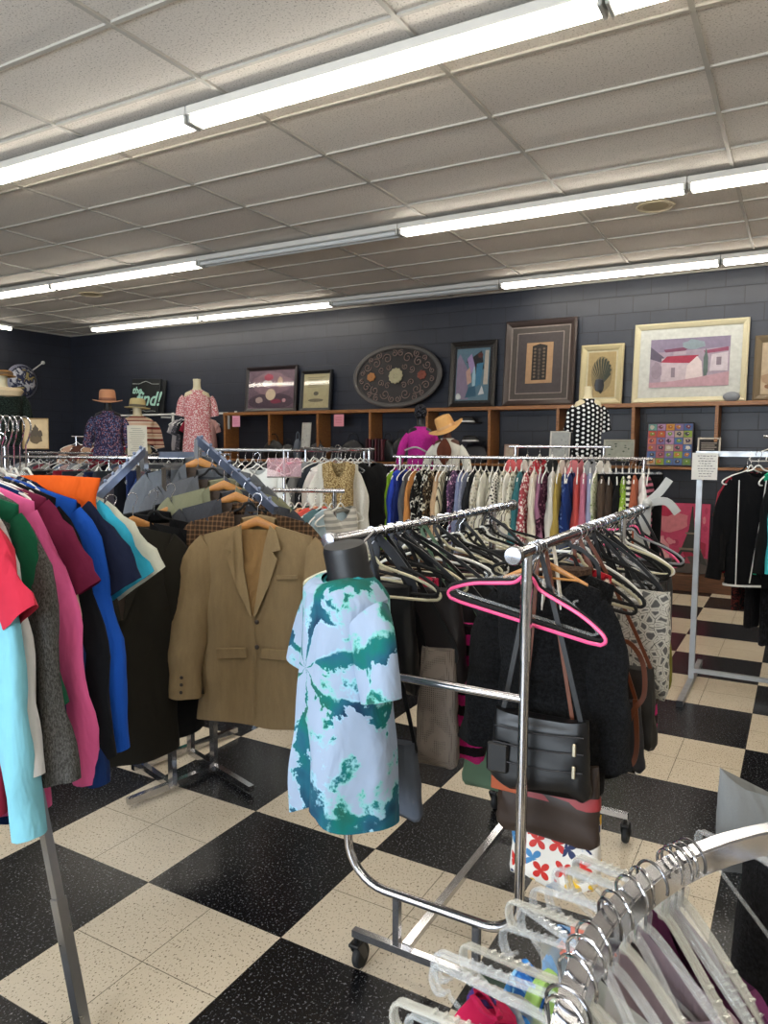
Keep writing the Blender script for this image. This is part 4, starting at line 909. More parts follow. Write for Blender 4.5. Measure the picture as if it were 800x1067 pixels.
# things behind the round rack at the right edge
bkf = fabric('0d0d0f', 'fuzz', '26262a'); 
p = at(783, 915, 1.32); o = near_g('sweater', bkf, (p.x + .10, p.y + .02, .99), radians(-30), 'black fluffy garment hanging at the far side of the round rack', None, 210, 'fluffy_top', 'top', slv='none', sh=.14, L=.45, hem=.15, d=.05)
g0 = at(796, 850, 1.42); b = MB(); R = []
for i in range(12):
    v = i / 11; R.append([((.085 + .015 * v) * (1 if cos(q) > 0 else -1) * abs(cos(q)) ** .5 + .015 * v, (.012 + .03 * sin(v * pi)) * sin(q) + .006 * seedn(cos(q) * 4, v * 5), .045 - .05 * cos(q) * (1 - v) * .9 - .16 * v) for q in [2 * pi * j / 28 for j in range(28)]])
b.rings(R); tag(b.build('folded_bag', fabric('6c6e6e', 'weave', '7e8080', wr=.8), None, 50, g0, radians(20)), 'grey felt bag hooked at the far right of the round rack', 'bag')
# ================================================================= RIGHT RACK (silver)
ra = empty('silver_rack', (-.59, 5.3, 0), 0, 'silver square-tube rack with sportswear at the right edge', 'clothes rack')
MB().tube([(-.03, 0, 1.56), (1.5, 0, 1.56)], 0, sq=(.035, .035)).build('hanging_bar', silver, ra)
for X in (0, 1.48):
    MB().tube([(X, 0, .03), (X, 0, 1.56)], 0, sq=(.035, .035), up=(0, 1, 0)).build('post', silver, ra)
    MB().tube([(X, -.54, .018), (X, .5, .018)], 0, sq=(.035, .035)).build('foot', silver, ra)
    for s in (-.542, .502): MB().box((X, s, .018), (.039, .012, .039)).build('foot_cap', blackpl, ra)
MB().tube([(0, 0, .09), (1.48, 0, .09)], 0, sq=(.028, .028)).build('lower_bar', silver, ra)
b = MB(); sg = at(734, 486, 4.82); b.box((0, 0, 0), (.155, .003, .175)); s_ = b.build('paper_sign', plain('d9d8d2', .7, var=.03), None, 0, sg, radians(8))
tag(s_, 'white handwritten paper sign hanging from the silver rack post', 'sign'); b = MB(); random.seed(3)
for k in range(9):
    z = .068 - .0165 * k; x0 = -.05 + random.uniform(0, .02); x = x0
    while x < .055 - random.uniform(0, .02): w = random.uniform(.008, .02); b.box((x + w / 2, -.0022, z + random.uniform(-.001, .001)), (w, .0008, random.uniform(.0025, .0045))); x += w + .005
b.build('handwriting', plain('3c3c48', .8), s_, 0); random.seed(21)
RG = 'sportswear on the silver rack'
sp = [(.22, 'a03040', 'plain', '', 'tee', 'coral red'), (.24, '101012', 'plain', '', 'blouse', 'black'), (.40, '1f9c74', 'plain', '', 'tank', 'emerald green'), (.46, '131416', 'plain', '', 'blouse', 'black zip'), (.52, '44c4cc', 'plain', '', 'blouse', 'turquoise'),
      (.60, '3a6cc0', 'plain', '', 'blouse', 'bright blue'), (.66, 'd8506a', 'plain', '', 'tee', 'watermelon pink'), (.71, '1a1b22', 'plain', '', 'tee', 'navy black'), (.76, '6a1c2c', 'plain', '', 'tee', 'maroon'), (.82, '16171b', 'floral', '50525a', 'tee', 'black speckled'), (.9, 'd86a3c', 'plain', '', 'tee', 'orange'), (1.0, '20222a', 'plain', '', 'tee', 'dark navy')]
for i, (dx, c, pt, c2, kd, nm) in enumerate(sp):
    p = (-.53 + dx, 5.3, 1.56); rz = radians(62 + random.uniform(-6, 6))
    far_garment(kd, fabric(c, pt, c2 or 'ffffff'), p, rz, '%s %s on the silver rack, %s from its post' % (nm, CATS[kd], nth(i)), RG, k=i % 4, sc=(1, 1, 1.05))
    hanger('white' if i % 3 else 'black', p, rz, 'hanger of the %s %s on the silver rack, %s from post' % (nm, CATS[kd], nth(i)), 'hangers on the silver rack', whole=True)
jk = empty('track_jacket', (-.24, 5.16, 1.56), radians(30), 'black track jacket with white piping, front of the silver rack', 'jacket')
bkm = fabric('0e0f12', wr=.6); garment_mb(301, sh=.165, L=.72, hem=.19, d=.055, slv='long', sl=.60, dip=.04, rows=22, n=44).build('body', bkm, jk, 50)
b = MB(); wp = plain('d8d8d6', .5)
b.tube([(.02, -.066, -.16), (-.01, -.078, -.40), (-.06, -.080, -.80)], .004, n=6); b.tube([(-.14, -.05, -.16), (-.15, -.078, -.45), (-.145, -.078, -.82)], .004, n=6); b.tube([(.12, -.06, -.22), (.02, -.08, -.5)], .004, n=6)
b.build('piping', wp, jk); R = [[(.188 * cos(q) * 1.0, .074 * sin(q), z) for q in [2 * pi * j / 30 for j in range(30)]] for z in (-.815, -.828)]; MB().rings(R, cap=False).build('hem_trim', wp, jk)
hanger('white', (-.24, 5.16, 1.563), radians(30), 'white hanger inside the black track jacket', 'hangers on the silver rack', whole=True)
for i, (dx, c, L) in enumerate(((.30, '5a2420', .9), (.38, '17181c', 1.0), (.47, '26272d', 1.1), (.58, '3a1418', .95), (.68, '0f0f12', 1.0))):
    far_garment('pants', fabric(c, 'blotch', '101014', 1.2, col3=c), (-.59 + dx, 5.42, 1.50), radians(70), ['rust brown', 'black', 'dark patterned', 'dark maroon', 'plain black'][i] + ' trousers hanging low under the silver rack, %s from its post' % nth(i), 'trousers under the silver rack', k=i % 3, sc=(1, 1, L))
for i in range(7):
    hanger('white', (-.22 + .09 * i, 6.6 + .02 * i, 1.69), radians(50 + 8 * (i % 3)), 'white hanger above the right rack bar, %s from the left' % nth(i), 'white hangers behind the silver rack', whole=True)
b = MB(); b.cyl((-.28, 6.6, 1.69), (.7, 6.7, 1.69), .012); b.cyl((-.1, 6.6, 0), (-.1, 6.6, 1.69), .012); tag(b.build('hanger_rail', chrome), 'thin chrome rail with empty white hangers behind the silver rack', 'clothes rack')
# ================================================================= MID AND FAR RACKS
random.seed(31)
def rack(name, A, B, z, label, mat=chrome, r=.0125, legs=True):
    A, B = Vector((A[0], A[1], 0)), Vector((B[0], B[1], 0)); mid = (A + B) / 2; L = (B - A).length; ang = math.atan2(B.y - A.y, B.x - A.x)
    e = empty(name, mid, ang, label, 'clothes rack')
    MB().cyl((-L / 2, 0, z), (L / 2, 0, z), r).build('hanging_bar', mat, e)
    for s in (-1, 1):
        MB().cyl((s * (L / 2 - .06), 0, .03), (s * (L / 2 - .06), 0, z), r).build('post', mat, e)
        MB().cyl((s * (L / 2 - .06), -.25, .015), (s * (L / 2 - .06), .25, .015), r).build('foot', mat, e)
    return e, ang
def fill(A, B, z, specs, where, g1, g2, off=90, jit=6, hang='white', zj=0, flip=0, sc=1, endname='left'):
    n = len(specs); ang = math.degrees(math.atan2(B[1] - A[1], B[0] - A[0]))
    for i, (c, pt, c2, c3, kd, nm) in enumerate(specs):
        t = (i + .5) / n; p = (A[0] + (B[0] - A[0]) * t, A[1] + (B[1] - A[1]) * t, z - zj * (i % 2)); rz = radians(ang + off + random.uniform(-jit, jit))
        far_garment(kd, fabric(c, pt, c2 or 'ffffff', 1, col3=c3 or None), p, rz, '%s %s on %s, %s from %s end' % (nm, CATS[kd], where, nth(i), endname), g1, k=random.randrange(4), sc=(sc, 1, sc * random.uniform(.92, 1.08)))
        hanger(hang if isinstance(hang, str) else random.choice(hang), p, rz, 'hanger under the %s %s, %s from %s on %s' % (nm, CATS[kd], nth(i), endname, where), g2, whole=True)
# ---- long centre rack
A, B = (-2.98, 5.40), (-.99, 5.86)
rack('long_rack', A, B, 1.51, 'long chrome rack of many coloured shirts in the centre of the room')
S = [('9ccb3a', 'plain', '', '', 'sweater', 'lime green'), ('2f49b4', 'plain', '', '', 'sweater', 'royal blue'), ('1c2a66', 'plain', '', '', 'sweater', 'navy blue'), ('5c5e62', 'plain', '', '', 'blouse', 'grey'), ('c88a50', 'plain', '', '', 'blouse', 'tan orange'),
     ('e0ded4', 'blotch', '151515', '151515', 'blouse', 'black and white print'), ('17181a', 'floral', 'e4e2da', 'c8c2b0', 'blouse', 'black and cream floral'), ('d8d2bc', 'blotch', '2a2420', '6e5a40', 'blouse', 'cream and brown print'), ('c6a888', 'plain', '', '', 'blouse', 'beige'),
     ('d8d0b8', 'vstripe', '3a3630', '', 'blouse', 'cream striped'), ('141416', 'plain', '', '', 'blouse', 'plain black'), ('584060', 'floral', '22203c', 'd8a8c8', 'blouse', 'plum floral'), ('8690b4', 'plain', '', '', 'sweater', 'slate blue'), ('6e7690', 'heather', '9aa0b4', '', 'sweater', 'blue grey'),
     ('26282c', 'plain', '', '', 'blouse', 'charcoal'), ('cfccc0', 'floral', '8a8c88', 'b0a890', 'blouse', 'pale grey print'), ('dedcd0', 'plain', '', '', 'blouse', 'ivory'), ('b8b4a4', 'vstripe', '6c6a60', '', 'blouse', 'grey striped'), ('e4e2da', 'dots', '303034', '', 'blouse', 'white dotted'),
     ('bcb8a8', 'floral', '50524e', 'e4e0d0', 'blouse', 'sage print'), ('e6e4dc', 'plain', '', '', 'blouse', 'white'), ('d8d4c4', 'floral', 'a8a088', '6c6c60', 'blouse', 'cream print'), ('3c747c', 'plain', '', '', 'blouse', 'teal'), ('a84a54', 'floral', 'f0e4e0', 'e8d0d0', 'blouse', 'red and white print'),
     ('e2dccc', 'plain', '', '', 'blouse', 'cream'), ('a0708c', 'plain', '', '', 'blouse', 'mauve'), ('3a1a2c', 'floral', '8c5a70', '2a1020', 'blouse', 'burgundy print'), ('d8d6d0', 'plain', '', '', 'blouse', 'off-white'), ('b09850', 'plain', '', '', 'blouse', 'mustard yellow'),
     ('20346e', 'floral', '6c88c0', '101c40', 'blouse', 'navy floral'), ('20356c', 'plain', '', '', 'blouse', 'cobalt'), ('c45450', 'plain', '', '', 'blouse', 'coral'), ('c07890', 'plain', '', '', 'blouse', 'pink'), ('9ca4c4', 'plain', '', '', 'blouse', 'lavender'), ('c8ccae', 'floral', '7c9058', 'e4e4d0', 'blouse', 'cream and green print'),
     ('54463c', 'plain', '', '', 'sweater', 'brown'), ('4a3e36', 'plain', '', '', 'sweater', 'dark taupe'), ('18181a', 'plain', '', '', 'blouse', 'jet black'), ('8cb03c', 'floral', '20241c', 'd0d8a0', 'blouse', 'lime print'), ('e4e2dc', 'hstripe', '2a2a2e', '', 'blouse', 'white and black striped'), ('a86048', 'plain', '', '', 'tee', 'orange'), ('e6e4e0', 'plain', '', '', 'tee', 'bright white'),
     ('c07088', 'hstripe', '1a1a1e', '', 'tee', 'pink and black striped')]
fill(A, B, 1.51, S, 'the long centre rack', 'shirts on the long centre rack', 'hangers on the long centre rack', off=88, jit=5)
for i in range(3):
    p = (-1.17 + .05 * i, 5.70 + .03 * i, 1.50); far_garment('pants', fabric('0e0f11'), p, radians(24), 'black trousers on a clear clip hanger at the right end, %s from the left' % nth(i), 'black trousers at the end of the centre rack', k=i, sc=(1.0, 1, 1.02))
    hanger('clip', p, radians(24), 'clear clip hanger holding the black trousers, %s from the left' % nth(i), 'clip hangers', whole=True)
# second small rack behind the long one (chrome top, hangers)
A, B = (-3.55, 5.9), (-2.75, 6.15); rack('short_rack', A, B, 1.42, 'short rack of dark jackets behind the left end of the centre rack')
S = [('16171a', 'plain', '', '', 'sweater', 'black'), ('b8a088', 'bands', '3a2a26', '8a4a40', 'sweater', 'striped beige'), ('30333a', 'plain', '', '', 'sweater', 'charcoal'), ('6c7480', 'heather', '50565f', '', 'sweater', 'grey'), ('22262c', 'plain', '', '', 'blouse', 'dark slate'), ('8c9088', 'plain', '', '', 'blouse', 'sage grey'), ('3c4658', 'plain', '', '', 'blouse', 'denim blue'), ('2a2c30', 'plain', '', '', 'blouse', 'ink grey')]
fill(A, B, 1.42, S, 'the short rack of dark jackets', 'jackets on the short rack', 'hangers on the short rack', off=75, hang=['white', 'grey'])
A, B = (-2.4, 6.6), (-1.5, 6.75); rack('back_rack', A, B, 1.60, 'chrome rack standing behind the centre rack under the big bronze picture')
S = [('d86a70', 'plain', '', '', 'blouse', 'salmon'), ('e6e4dc', 'plain', '', '', 'blouse', 'white'), ('c83c48', 'floral', 'e8d8d0', 'a02838', 'blouse', 'red print'), ('2c2c30', 'plain', '', '', 'blouse', 'black'), ('d8d6cc', 'plain', '', '', 'blouse', 'cream'), ('d88088', 'plain', '', '', 'blouse', 'rose'), ('a8acb4', 'plain', '', '', 'blouse', 'silver grey'), ('e0ded8', 'plain', '', '', 'blouse', 'ivory')]
fill(A, B, 1.60, S, 'the back rack', 'shirts on the back rack', 'hangers on the back rack', off=80)
# ---- sequin top, white cardigan group
def faceme(p, off=0): return math.atan2(-p.y, -p.x) + pi / 2 + radians(off)
A, B = (-3.75, 5.15), (-2.95, 5.05); rack('round_top_rack', A, B, 1.57, 'chrome rack carrying the sequinned vest and white cardigan')
S = [('1a1b1f', 'plain', '', '', 'blouse', 'black'), ('8a8c90', 'plain', '', '', 'blouse', 'grey'), ('34383f', 'plain', '', '', 'blouse', 'slate'), ('d8d6d0', 'plain', '', '', 'blouse', 'white'), ('d8504c', 'plain', '', '', 'sweater', 'coral red'), ('121316', 'plain', '', '', 'sweater', 'black'), ('1c2028', 'plain', '', '', 'sweater', 'midnight'), ('0f1012', 'plain', '', '', 'sweater', 'inky')]
fill(A, B, 1.57, S, 'the sequinned vest rack', 'tops on the sequinned vest rack', 'hangers on the sequinned vest rack', off=78, hang=['white', 'clear'])
p = at(352, 466, 5.6)
near_g('sweater', fabric('d6d4cc', 'heather', 'c6c4ba', 1), p, faceme(p), 'white knit cardigan hanging open behind the sequinned vest', None, 401, 'cardigan', 'cardigan', slv='long', sh=.155, L=1.08, hem=.19, d=.05, sl=.70, sw=.062, spread=.12)
near_g('tank', fabric('a48a5c', 'sequin', 'd8c89c', .8, col3='6c5636'), p + Vector((.05, -.065, 0)), faceme(p), 'gold beige sequinned vest facing the room', None, 402, 'sequinned_vest', 'vest', slv='none', sh=.125, L=1.08, hem=.15, d=.045, neck=.06, dip=.12)
hanger('clear', p, faceme(p), 'hanger inside the sequinned vest and white cardigan', None, whole=True)
# white top left of it
A, B = (-4.35, 4.5), (-3.55, 4.75); rack('grey_rack', A, B, 1.56, 'pale grey rack behind the suits with a white top', silver)
p = at(268, 474, 5.7)
near_g('blouse', fabric('d4d6d2', wr=.7), p, faceme(p, -8), 'plain white long-sleeved top facing the room behind the suits', None, 403, 'blouse', 'blouse', slv='long', sh=.17, L=.66, hem=.2, d=.05, sl=.5)
hanger('white', p, faceme(p, -8), 'hanger inside the plain white top behind the suits', None, whole=True)
for i in range(12):
    hanger('white' if i % 2 else 'clear', (-4.3 + .062 * i, 4.52 + .02 * i, 1.56), radians(100 + 6 * (i % 3)), 'empty hanger crowded on the pale grey rack, %s from left' % nth(i), 'hangers on the pale grey rack', whole=True)
A, B = (-4.4, 5.75), (-3.5, 5.9); rack('magenta_rack', A, B, 1.55, 'rack with magenta and black tops in front of the cubby shelving')
S = [('1b1b1e', 'plain', '', '', 'blouse', 'black'), ('c01c58', 'plain', '', '', 'blouse', 'magenta'), ('c8265c', 'plain', '', '', 'tee', 'hot pink'), ('18181b', 'plain', '', '', 'blouse', 'jet black'), ('d07a90', 'plain', '', '', 'tee', 'dusty pink'), ('141416', 'plain', '', '', 'blouse', 'coal black'), ('6c4a34', 'plain', '', '', 'tee', 'brown'), ('202024', 'plain', '', '', 'blouse', 'soft black'), ('a8a6a0', 'plain', '', '', 'blouse', 'grey')]
fill(A, B, 1.55, S, 'the magenta tops rack', 'tops on the magenta tops rack', 'hangers on the magenta tops rack', off=60)
sg = at(296, 487, 5.2); e = empty('sign_holder', sg, faceme(sg), 'clear acrylic sign holder on a chrome stand, tinted pink', 'sign holder')
MB().box((0, 0, 0), (.24, .004, .13)).build('acrylic_plate', clearmat('e8b8c4', .08, .30), e); MB().tube([(-.12, -.003, -.068), (.12, -.003, -.068)], .005, n=8).build('holder_rail', chrome, e); MB().cyl((0, .01, -.068), (0, .01, .015 - sg.z), .011).build('stand_post', chrome, e)  # the plate itself has a pink tint
# ---- T-bar rack beside the tan blazer
A, B = (-2.82, 3.40), (-2.32, 3.62); rack('tbar_rack', A, B, 1.335, 'low chrome T-bar rack of light tops between blazer and cardigan')
S = [('3a3444', 'floral', '8c8498', '1c1a24', 'tee', 'purple grey print'), ('e0dedb', 'plain', '', '', 'tee', 'white'), ('d8d6d2', 'plain', '', '', 'blouse', 'pale'), ('d89a78', 'floral', 'a84c3c', '3c6a60', 'tee', 'peach floral'), ('c88064', 'floral', 'e8d8c4', '6c7c50', 'tee', 'orange floral'), ('38524e', 'plain', '', '', 'blouse', 'dark green'), ('d89a78', 'floral', 'a84c3c', '3c6a60', 'tee', 'salmon floral'), ('e05a50', 'plain', '', '', 'tee', 'coral'), ('5c7c84', 'plain', '', '', 'blouse', 'dusty teal'), ('a8bcc8', 'plain', '', '', 'blouse', 'pale blue'), ('c8c6c0', 'hstripe', '9c9c98', '', 'tank', 'white striped')]
fill(A, B, 1.335, S, 'the low T-bar rack', 'tops on the low T-bar rack', 'hangers on the low T-bar rack', off=60, sc=.88)
# ---- far left racks
A, B = (-5.6, 3.35), (-3.7, 4.15); rack('left_rack', A, B, 1.50, 'long chrome rack of dark trousers far left behind the coloured tops')
cs = [('14161c', 'black'), ('1d2c54', 'navy'), ('26407c', 'blue denim'), ('1b1d22', 'charcoal'), ('3c4a40', 'dark olive'), ('2a2a2c', 'dark grey'), ('2c6a5c', 'green'), ('5c5a56', 'stone grey'), ('101114', 'jet black'), ('3c2c28', 'dark brown'), ('7c1c2c', 'wine red'), ('23272f', 'slate'), ('8c8a84', 'pale grey'), ('1b2440', 'indigo'), ('2c3038', 'graphite'), ('58545c', 'mauve grey')]
fill(A, B, 1.50, [(cs[i % 16][0], 'plain', '', '', 'pants' if i % 3 else 'tee', cs[i % 16][1]) for i in range(26)], 'the far left trouser rack', 'garments on the far left trouser rack', 'hangers on the far left trouser rack', off=84, hang=['white', 'clear', 'clear'])
A, B = (-7.6, 5.2), (-5.2, 5.9); rack('pale_rack', A, B, 1.50, 'pale rack under the mannequins on the far left')
cs = [('8c9098', 'grey', 'plain'), ('d8d6d0', 'white', 'plain'), ('54585f', 'slate', 'plain'), ('7c2c3c', 'wine red', 'plain'), ('a8a49c', 'taupe', 'plain'), ('1c1d22', 'black', 'plain'), ('6c7c94', 'steel blue', 'plain'), ('c8a8a4', 'rose beige', 'plain')]
fill(A, B, 1.50, [(cs[i % 8][0], 'plain', '', '', ('tee', 'blouse')[i % 2], cs[i % 8][1]) for i in range(30)], 'the pale rack', 'tops on the pale rack', 'hangers on the pale rack', off=84, hang=['white', 'clear'])
A, B = (-8.6, 6.6), (-7.6, 7.0); rack('corner_rack', A, B, 1.70, 'rack of red and brown jackets toward the left corner')
S = [('c4a088', 'plain', '', '', 'sweater', 'beige'), ('5c3c34', 'plain', '', '', 'sweater', 'brown'), ('b89478', 'plain', '', '', 'sweater', 'camel'), ('7c1c2c', 'plain', '', '', 'sweater', 'dark red'), ('8c1c30', 'plain', '', '', 'sweater', 'crimson'), ('6c1828', 'plain', '', '', 'sweater', 'wine'), ('8c2034', 'plain', '', '', 'sweater', 'ruby'), ('20242c', 'plain', '', '', 'sweater', 'black')]
fill(A, B, 1.70, S, 'the corner rack', 'jackets on the corner rack', 'hangers on the corner rack', off=60)
wr_ = empty('wall_rail', (-8.9, 9.1, 2.10), 0, 'white garment rail fixed along the black back wall left of the shelving', 'clothes rail')
wp_ = plain('d6d6d2', .4, var=.04); MB().cyl((-1.9, -.12, 0), (.95, -.12, 0), .016).build('rail', wp_, wr_)
for x in (-1.85, -.5, .9): b = MB(); b.box((x, -.03, -.04), (.02, .20, .03)); b.box((x, .13, -.08), (.04, .02, .25)); b.build('bracket', wp_, wr_)
b = MB(); b.box((.97, -.12, -.12), (.03, .03, .26)); b.build('rail_end', wp_, wr_)
S = [('a8a4a8', 'plain', '', '', 'tee', 'pale grey'), ('4c4c54', 'floral', '8c8890', '2a2a30', 'tee', 'grey print'), ('232328', 'plain', '', '', 'tee', 'black'), ('8a2438', 'plain', '', '', 'tee', 'wine'), ('2c2c32', 'floral', '6c6c74', '18181c', 'tee', 'dark print'), ('1c1c20', 'plain', '', '', 'tee', 'coal'), ('c89c98', 'plain', '', '', 'tee', 'blush')]
fill((-9.0, 8.98), (-8.35, 8.98), 2.10, S, 'the white wall rail', 'baby tops on the white wall rail', 'hangers on the white wall rail', off=70, sc=.8)
# ================================================================= MANNEQUINS AND HATS
skin = plain('d8cca8', .5, name='cream_form', var=.08); dark = plain('1c1c1f', .5, name='dark_form')
def mann(u, v, D, mat, fab, label, h=.62, w=.17, L=.62, slv='short', off=0, seed=1, name='mannequin', stand=1.0, capm=None, d=.105, sl=None, cloth='blouse'):
    p = at(u, v, D); e = empty(name, (p.x, p.y, 0), faceme(p, off), label, 'mannequin'); base = p.z - h * .99
    torso(e, mat, h, w, d, capm=capm, base=base); s = shirt_on(e, fab, h, w, d, base, slv, L, name=cloth, seed=seed, sl=sl)
    MB().cyl((0, 0, .02), (0, 0, base + .02), .014).build('stand_pole', chrome, e); MB().lathe([(.14, 0), (.14, .012), (.03, .024), (.001, .026)], n=28).build('stand_base', chrome, e); return e, p, s
mann(205, 395, 8.0, skin, fabric('c07476', 'floral', 'e8dcd8', 1.9, col3='e0c4c0'), 'cream mannequin torso in a pink floral t-shirt above the racks', h=.60, w=.135, d=.09, L=.68, sl=.20, cloth='floral_t_shirt')
e, p, s = mann(112, 418, 7.6, dark, fabric('3c3450', 'floral', 'b07c84', 1.8, col3='5c78a4'), 'mannequin wrapped in a purple, rose and blue speckled knit, wearing a tan hat', h=.52, w=.13, L=.50, slv='short', sl=.3, cloth='speckled_knit')
hat((p.x, p.y, p.z + .0), faceme(p), fabric('c8906c', wr=.2), plain('8a5a44', .7), 'tan wide-brimmed felt hat on the speckled knit mannequin', crown=.085, brim=.145, h=.12, tilt=(.05, 0), sag=.012)
e, p, s = mann(143, 424, 7.8, skin, fabric('c8a890', 'bands', '7c3430', .9, col3='d8c8b0'), 'mannequin in a red and cream striped knit, wearing a straw hat', h=.50, w=.15, L=.30, sl=.26, cloth='striped_knit')
hat((p.x, p.y, p.z - .01), faceme(p), fabric('cdbd8c', 'weave', 'b8a470', wr=.2), plain('5c5444', .7), 'pale straw boater-style hat on the striped knit mannequin', crown=.085, brim=.13, h=.10, tilt=(.0, .05))
pp = at(143, 459, 7.45); b = MB(); b.box((0, 0, 0), (.19, .004, .30)); s_ = b.build('paper_notice', plain('d8d4c4', .8, var=.05), None, 0, pp, faceme(pp)); tag(s_, 'tall cream paper notice pinned below the striped knit', 'notice')
b = MB()
for k in range(12): b.box((random.uniform(-.01, .01), -.003, .12 - .02 * k), (random.uniform(.09, .15), .001, .004))
b.build('writing', plain('8a8678', .8), s_, 0)
e, p, s = mann(438, 434, 7.2, dark, fabric('9c1c78', 'heather', 'b83490', 1), 'mannequin in a fuchsia knit top with white trim, before the shelving', h=.50, w=.118, d=.09, L=.54, off=12, sl=.42, slv='long', cloth='fuchsia_top')
MB().tube(spline([(-.17, -.08, p.z - .33), (-.07, -.12, p.z - .30), (.05, -.125, p.z - .35), (.15, -.09, p.z - .38)], 6), .008, n=8).build('trim_cord', wf, e)
b = MB(); b.ball((0, 0, p.z + .04), .065, n=16, e=(1, 1, 1.25)); b.build('head_form', fabric('0c0c0e', 'sequin', '5c5c66', .5, col3='0c0c0e'), e)
e, p, s = mann(466, 446, 6.9, plain('5c3428', .6), fabric('d6d4ca', wr=.6), 'mannequin in a brown top and open white cardigan, straw hat on its neck', h=.48, w=.118, L=.52, off=-10, sl=.45, slv='long', cloth='white_cardigan')
b = MB(); R = []
for i in range(12):
    v = i / 11; w_ = .015 + .055 * sin(pi * min(1, v * 1.1)) ; b_z = p.z - .10 - .26 * v
    R.append([(x_ * w_, -.135 - .028 * smooth(v * 3) * (1 - v * .4) - .01 * (1 - abs(x_)), b_z) for x_ in [-1 + j / 4 for j in range(9)]])
vs = [q for r in R for q in r]; b.add(vs, [(i * 9 + j, i * 9 + j + 1, (i + 1) * 9 + j + 1, (i + 1) * 9 + j) for i in range(11) for j in range(8)]); b.build('brown_top', fabric('5a3226'), e)
hat((p.x, p.y - .02, p.z + .0), faceme(p), fabric('dcae70', 'weave', 'c4925a', wr=.2), plain('caa070', .7), 'straw sun hat with a floppy brim tilted on the cardigan mannequin', crown=.088, brim=.17, h=.12, tilt=(.15, -.42), sag=.02)
e, p, s = mann(613, 403, 6.8, skin, fabric('0e0f12', 'dots', 'e4e4e4', 1.6), 'mannequin in a black blouse with white polka dots above the centre rack', h=.56, w=.122, d=.09, L=.66, off=14, sl=.22, cloth='polka_dot_blouse')
b = MB(); b.lathe([(.001, -.06), (.035, -.05), (.045, 0), (.035, .05), (.001, .06)], n=20, ex=1, ey=.35); b.build('hanging_tag', plain('2b2d33', .5), e); bpy.data.objects['hanging_tag'].location = (.085, -.05, p.z + .01)
e, p, s = mann(2, 392, 6.4, skin, fabric('1c2420', 'sequin', '3c4a40', .8, col3='101614'), 'mannequin in a dark green glittery top at the far left edge', h=.5, w=.14, L=.5, sl=.2, cloth='glitter_top')
hat((p.x, p.y, p.z + .0), faceme(p), fabric('9c7444', wr=.2), plain('5c4428', .7), 'flat brown cap on the glittery mannequin at the far left', crown=.09, brim=.11, h=.05)
tag(MB().lathe([(.001, -.02), (.10, -.01), (.125, .03), (.10, .055), (.001, .06)], n=28, ex=1, ey=.6).build('straw_bag', fabric('cbb89a', 'weave', 'b09a78'), None, 35, at(8, 411, 6.1), faceme(at(8, 411, 6.1))), 'cream straw pouch hung at the neck of the glittery mannequin', 'bag')
# patterned round object on the left wall
dsc = at(31, 397, 12.75); e = empty('wall_disc', (XL + .02, dsc.y, dsc.z), radians(62), 'round floral patterned hat hung on the dark left wall', 'hat')
rot = Matrix.Rotation(pi / 2, 4, 'X')
MB().lathe([(.001, .0), (.27, .0), (.285, .02), (.24, .09), (.14, .15), (.001, .17)], n=36, M=rot).build('crown', fabric('c8c8d0', 'blotch', '343850', .35, col3='b0a06c'), e)
MB().rings([[((.285 + o) * cos(t), -.02 - yy, (.285 + o) * sin(t)) for t in [2 * pi * j / 36 for j in range(36)]] for o, yy in ((.0, .0), (.012, .01), (.012, .03), (-.02, .06))], cap=False).build('rim', plain('8a8ca0', .4), e)
MB().tube([(.2, -.04, .2), (.42, -.04, .36)], .012, n=8).build('rod', wp_, e); MB().ball((.43, -.04, .365), .035, n=10).build('rod_end', wp_, e)
e.rotation_euler = (0, 0, radians(90))
# ================================================================= THINGS ON THE SHELVES AND WALL
def poly_art(name, parent, w, h, bg, shapes, y=-.004):
    mats = [bg]; b = MB(); b.add([(-w / 2, y, 0), (w / 2, y, 0), (w / 2, y, h), (-w / 2, y, h)], [(0, 1, 2, 3)])
    for k, (m_, pts) in enumerate(shapes):
        if m_ not in mats: mats.append(m_)
        b.poly([((px - .5) * w, pz * h) for px, pz in pts], 0, mats.index(m_)) if False else b.add([((px - .5) * w, y - .0004 * (k + 1), pz * h) for px, pz in pts], [tuple(range(len(pts)))], mats.index(m_))
    return b.build(name, mats, parent, 0)
def ell(cx, cz, rx, rz, n=18, wob=0, sd=0, a0=0, a1=360): return [(cx + rx * cos(a) * (1 + wob * seedn(a * 2, sd)), cz + rz * sin(a) * (1 + wob * seedn(a * 2, sd))) for a in [radians(a0 + (a1 - a0) * i / n) for i in range(n)]]
def frame_mb(w, h, fw, th, prof=0):
    b = MB(); R = []
    for (cx, cz) in ((-w / 2, 0), (w / 2, 0), (w / 2, h), (-w / 2, h)):
        ix = 1 if cx < 0 else -1; iz = 1 if cz == 0 else -1
        R.append([(cx, 0, cz), (cx, -th * .7, cz), (cx + ix * fw * .25, -th, cz + iz * fw * .25), (cx + ix * fw * .7, -th * .75, cz + iz * fw * .7), (cx + ix * fw, -th * .35, cz + iz * fw), (cx + ix * fw, 0, cz + iz * fw)])
    return b.rings(R, closed=True, cap=False)
def glassm():
    m = NT('picture_glass'); glass_mix(m, 1.55, .04); return m.m
GLS = glassm()
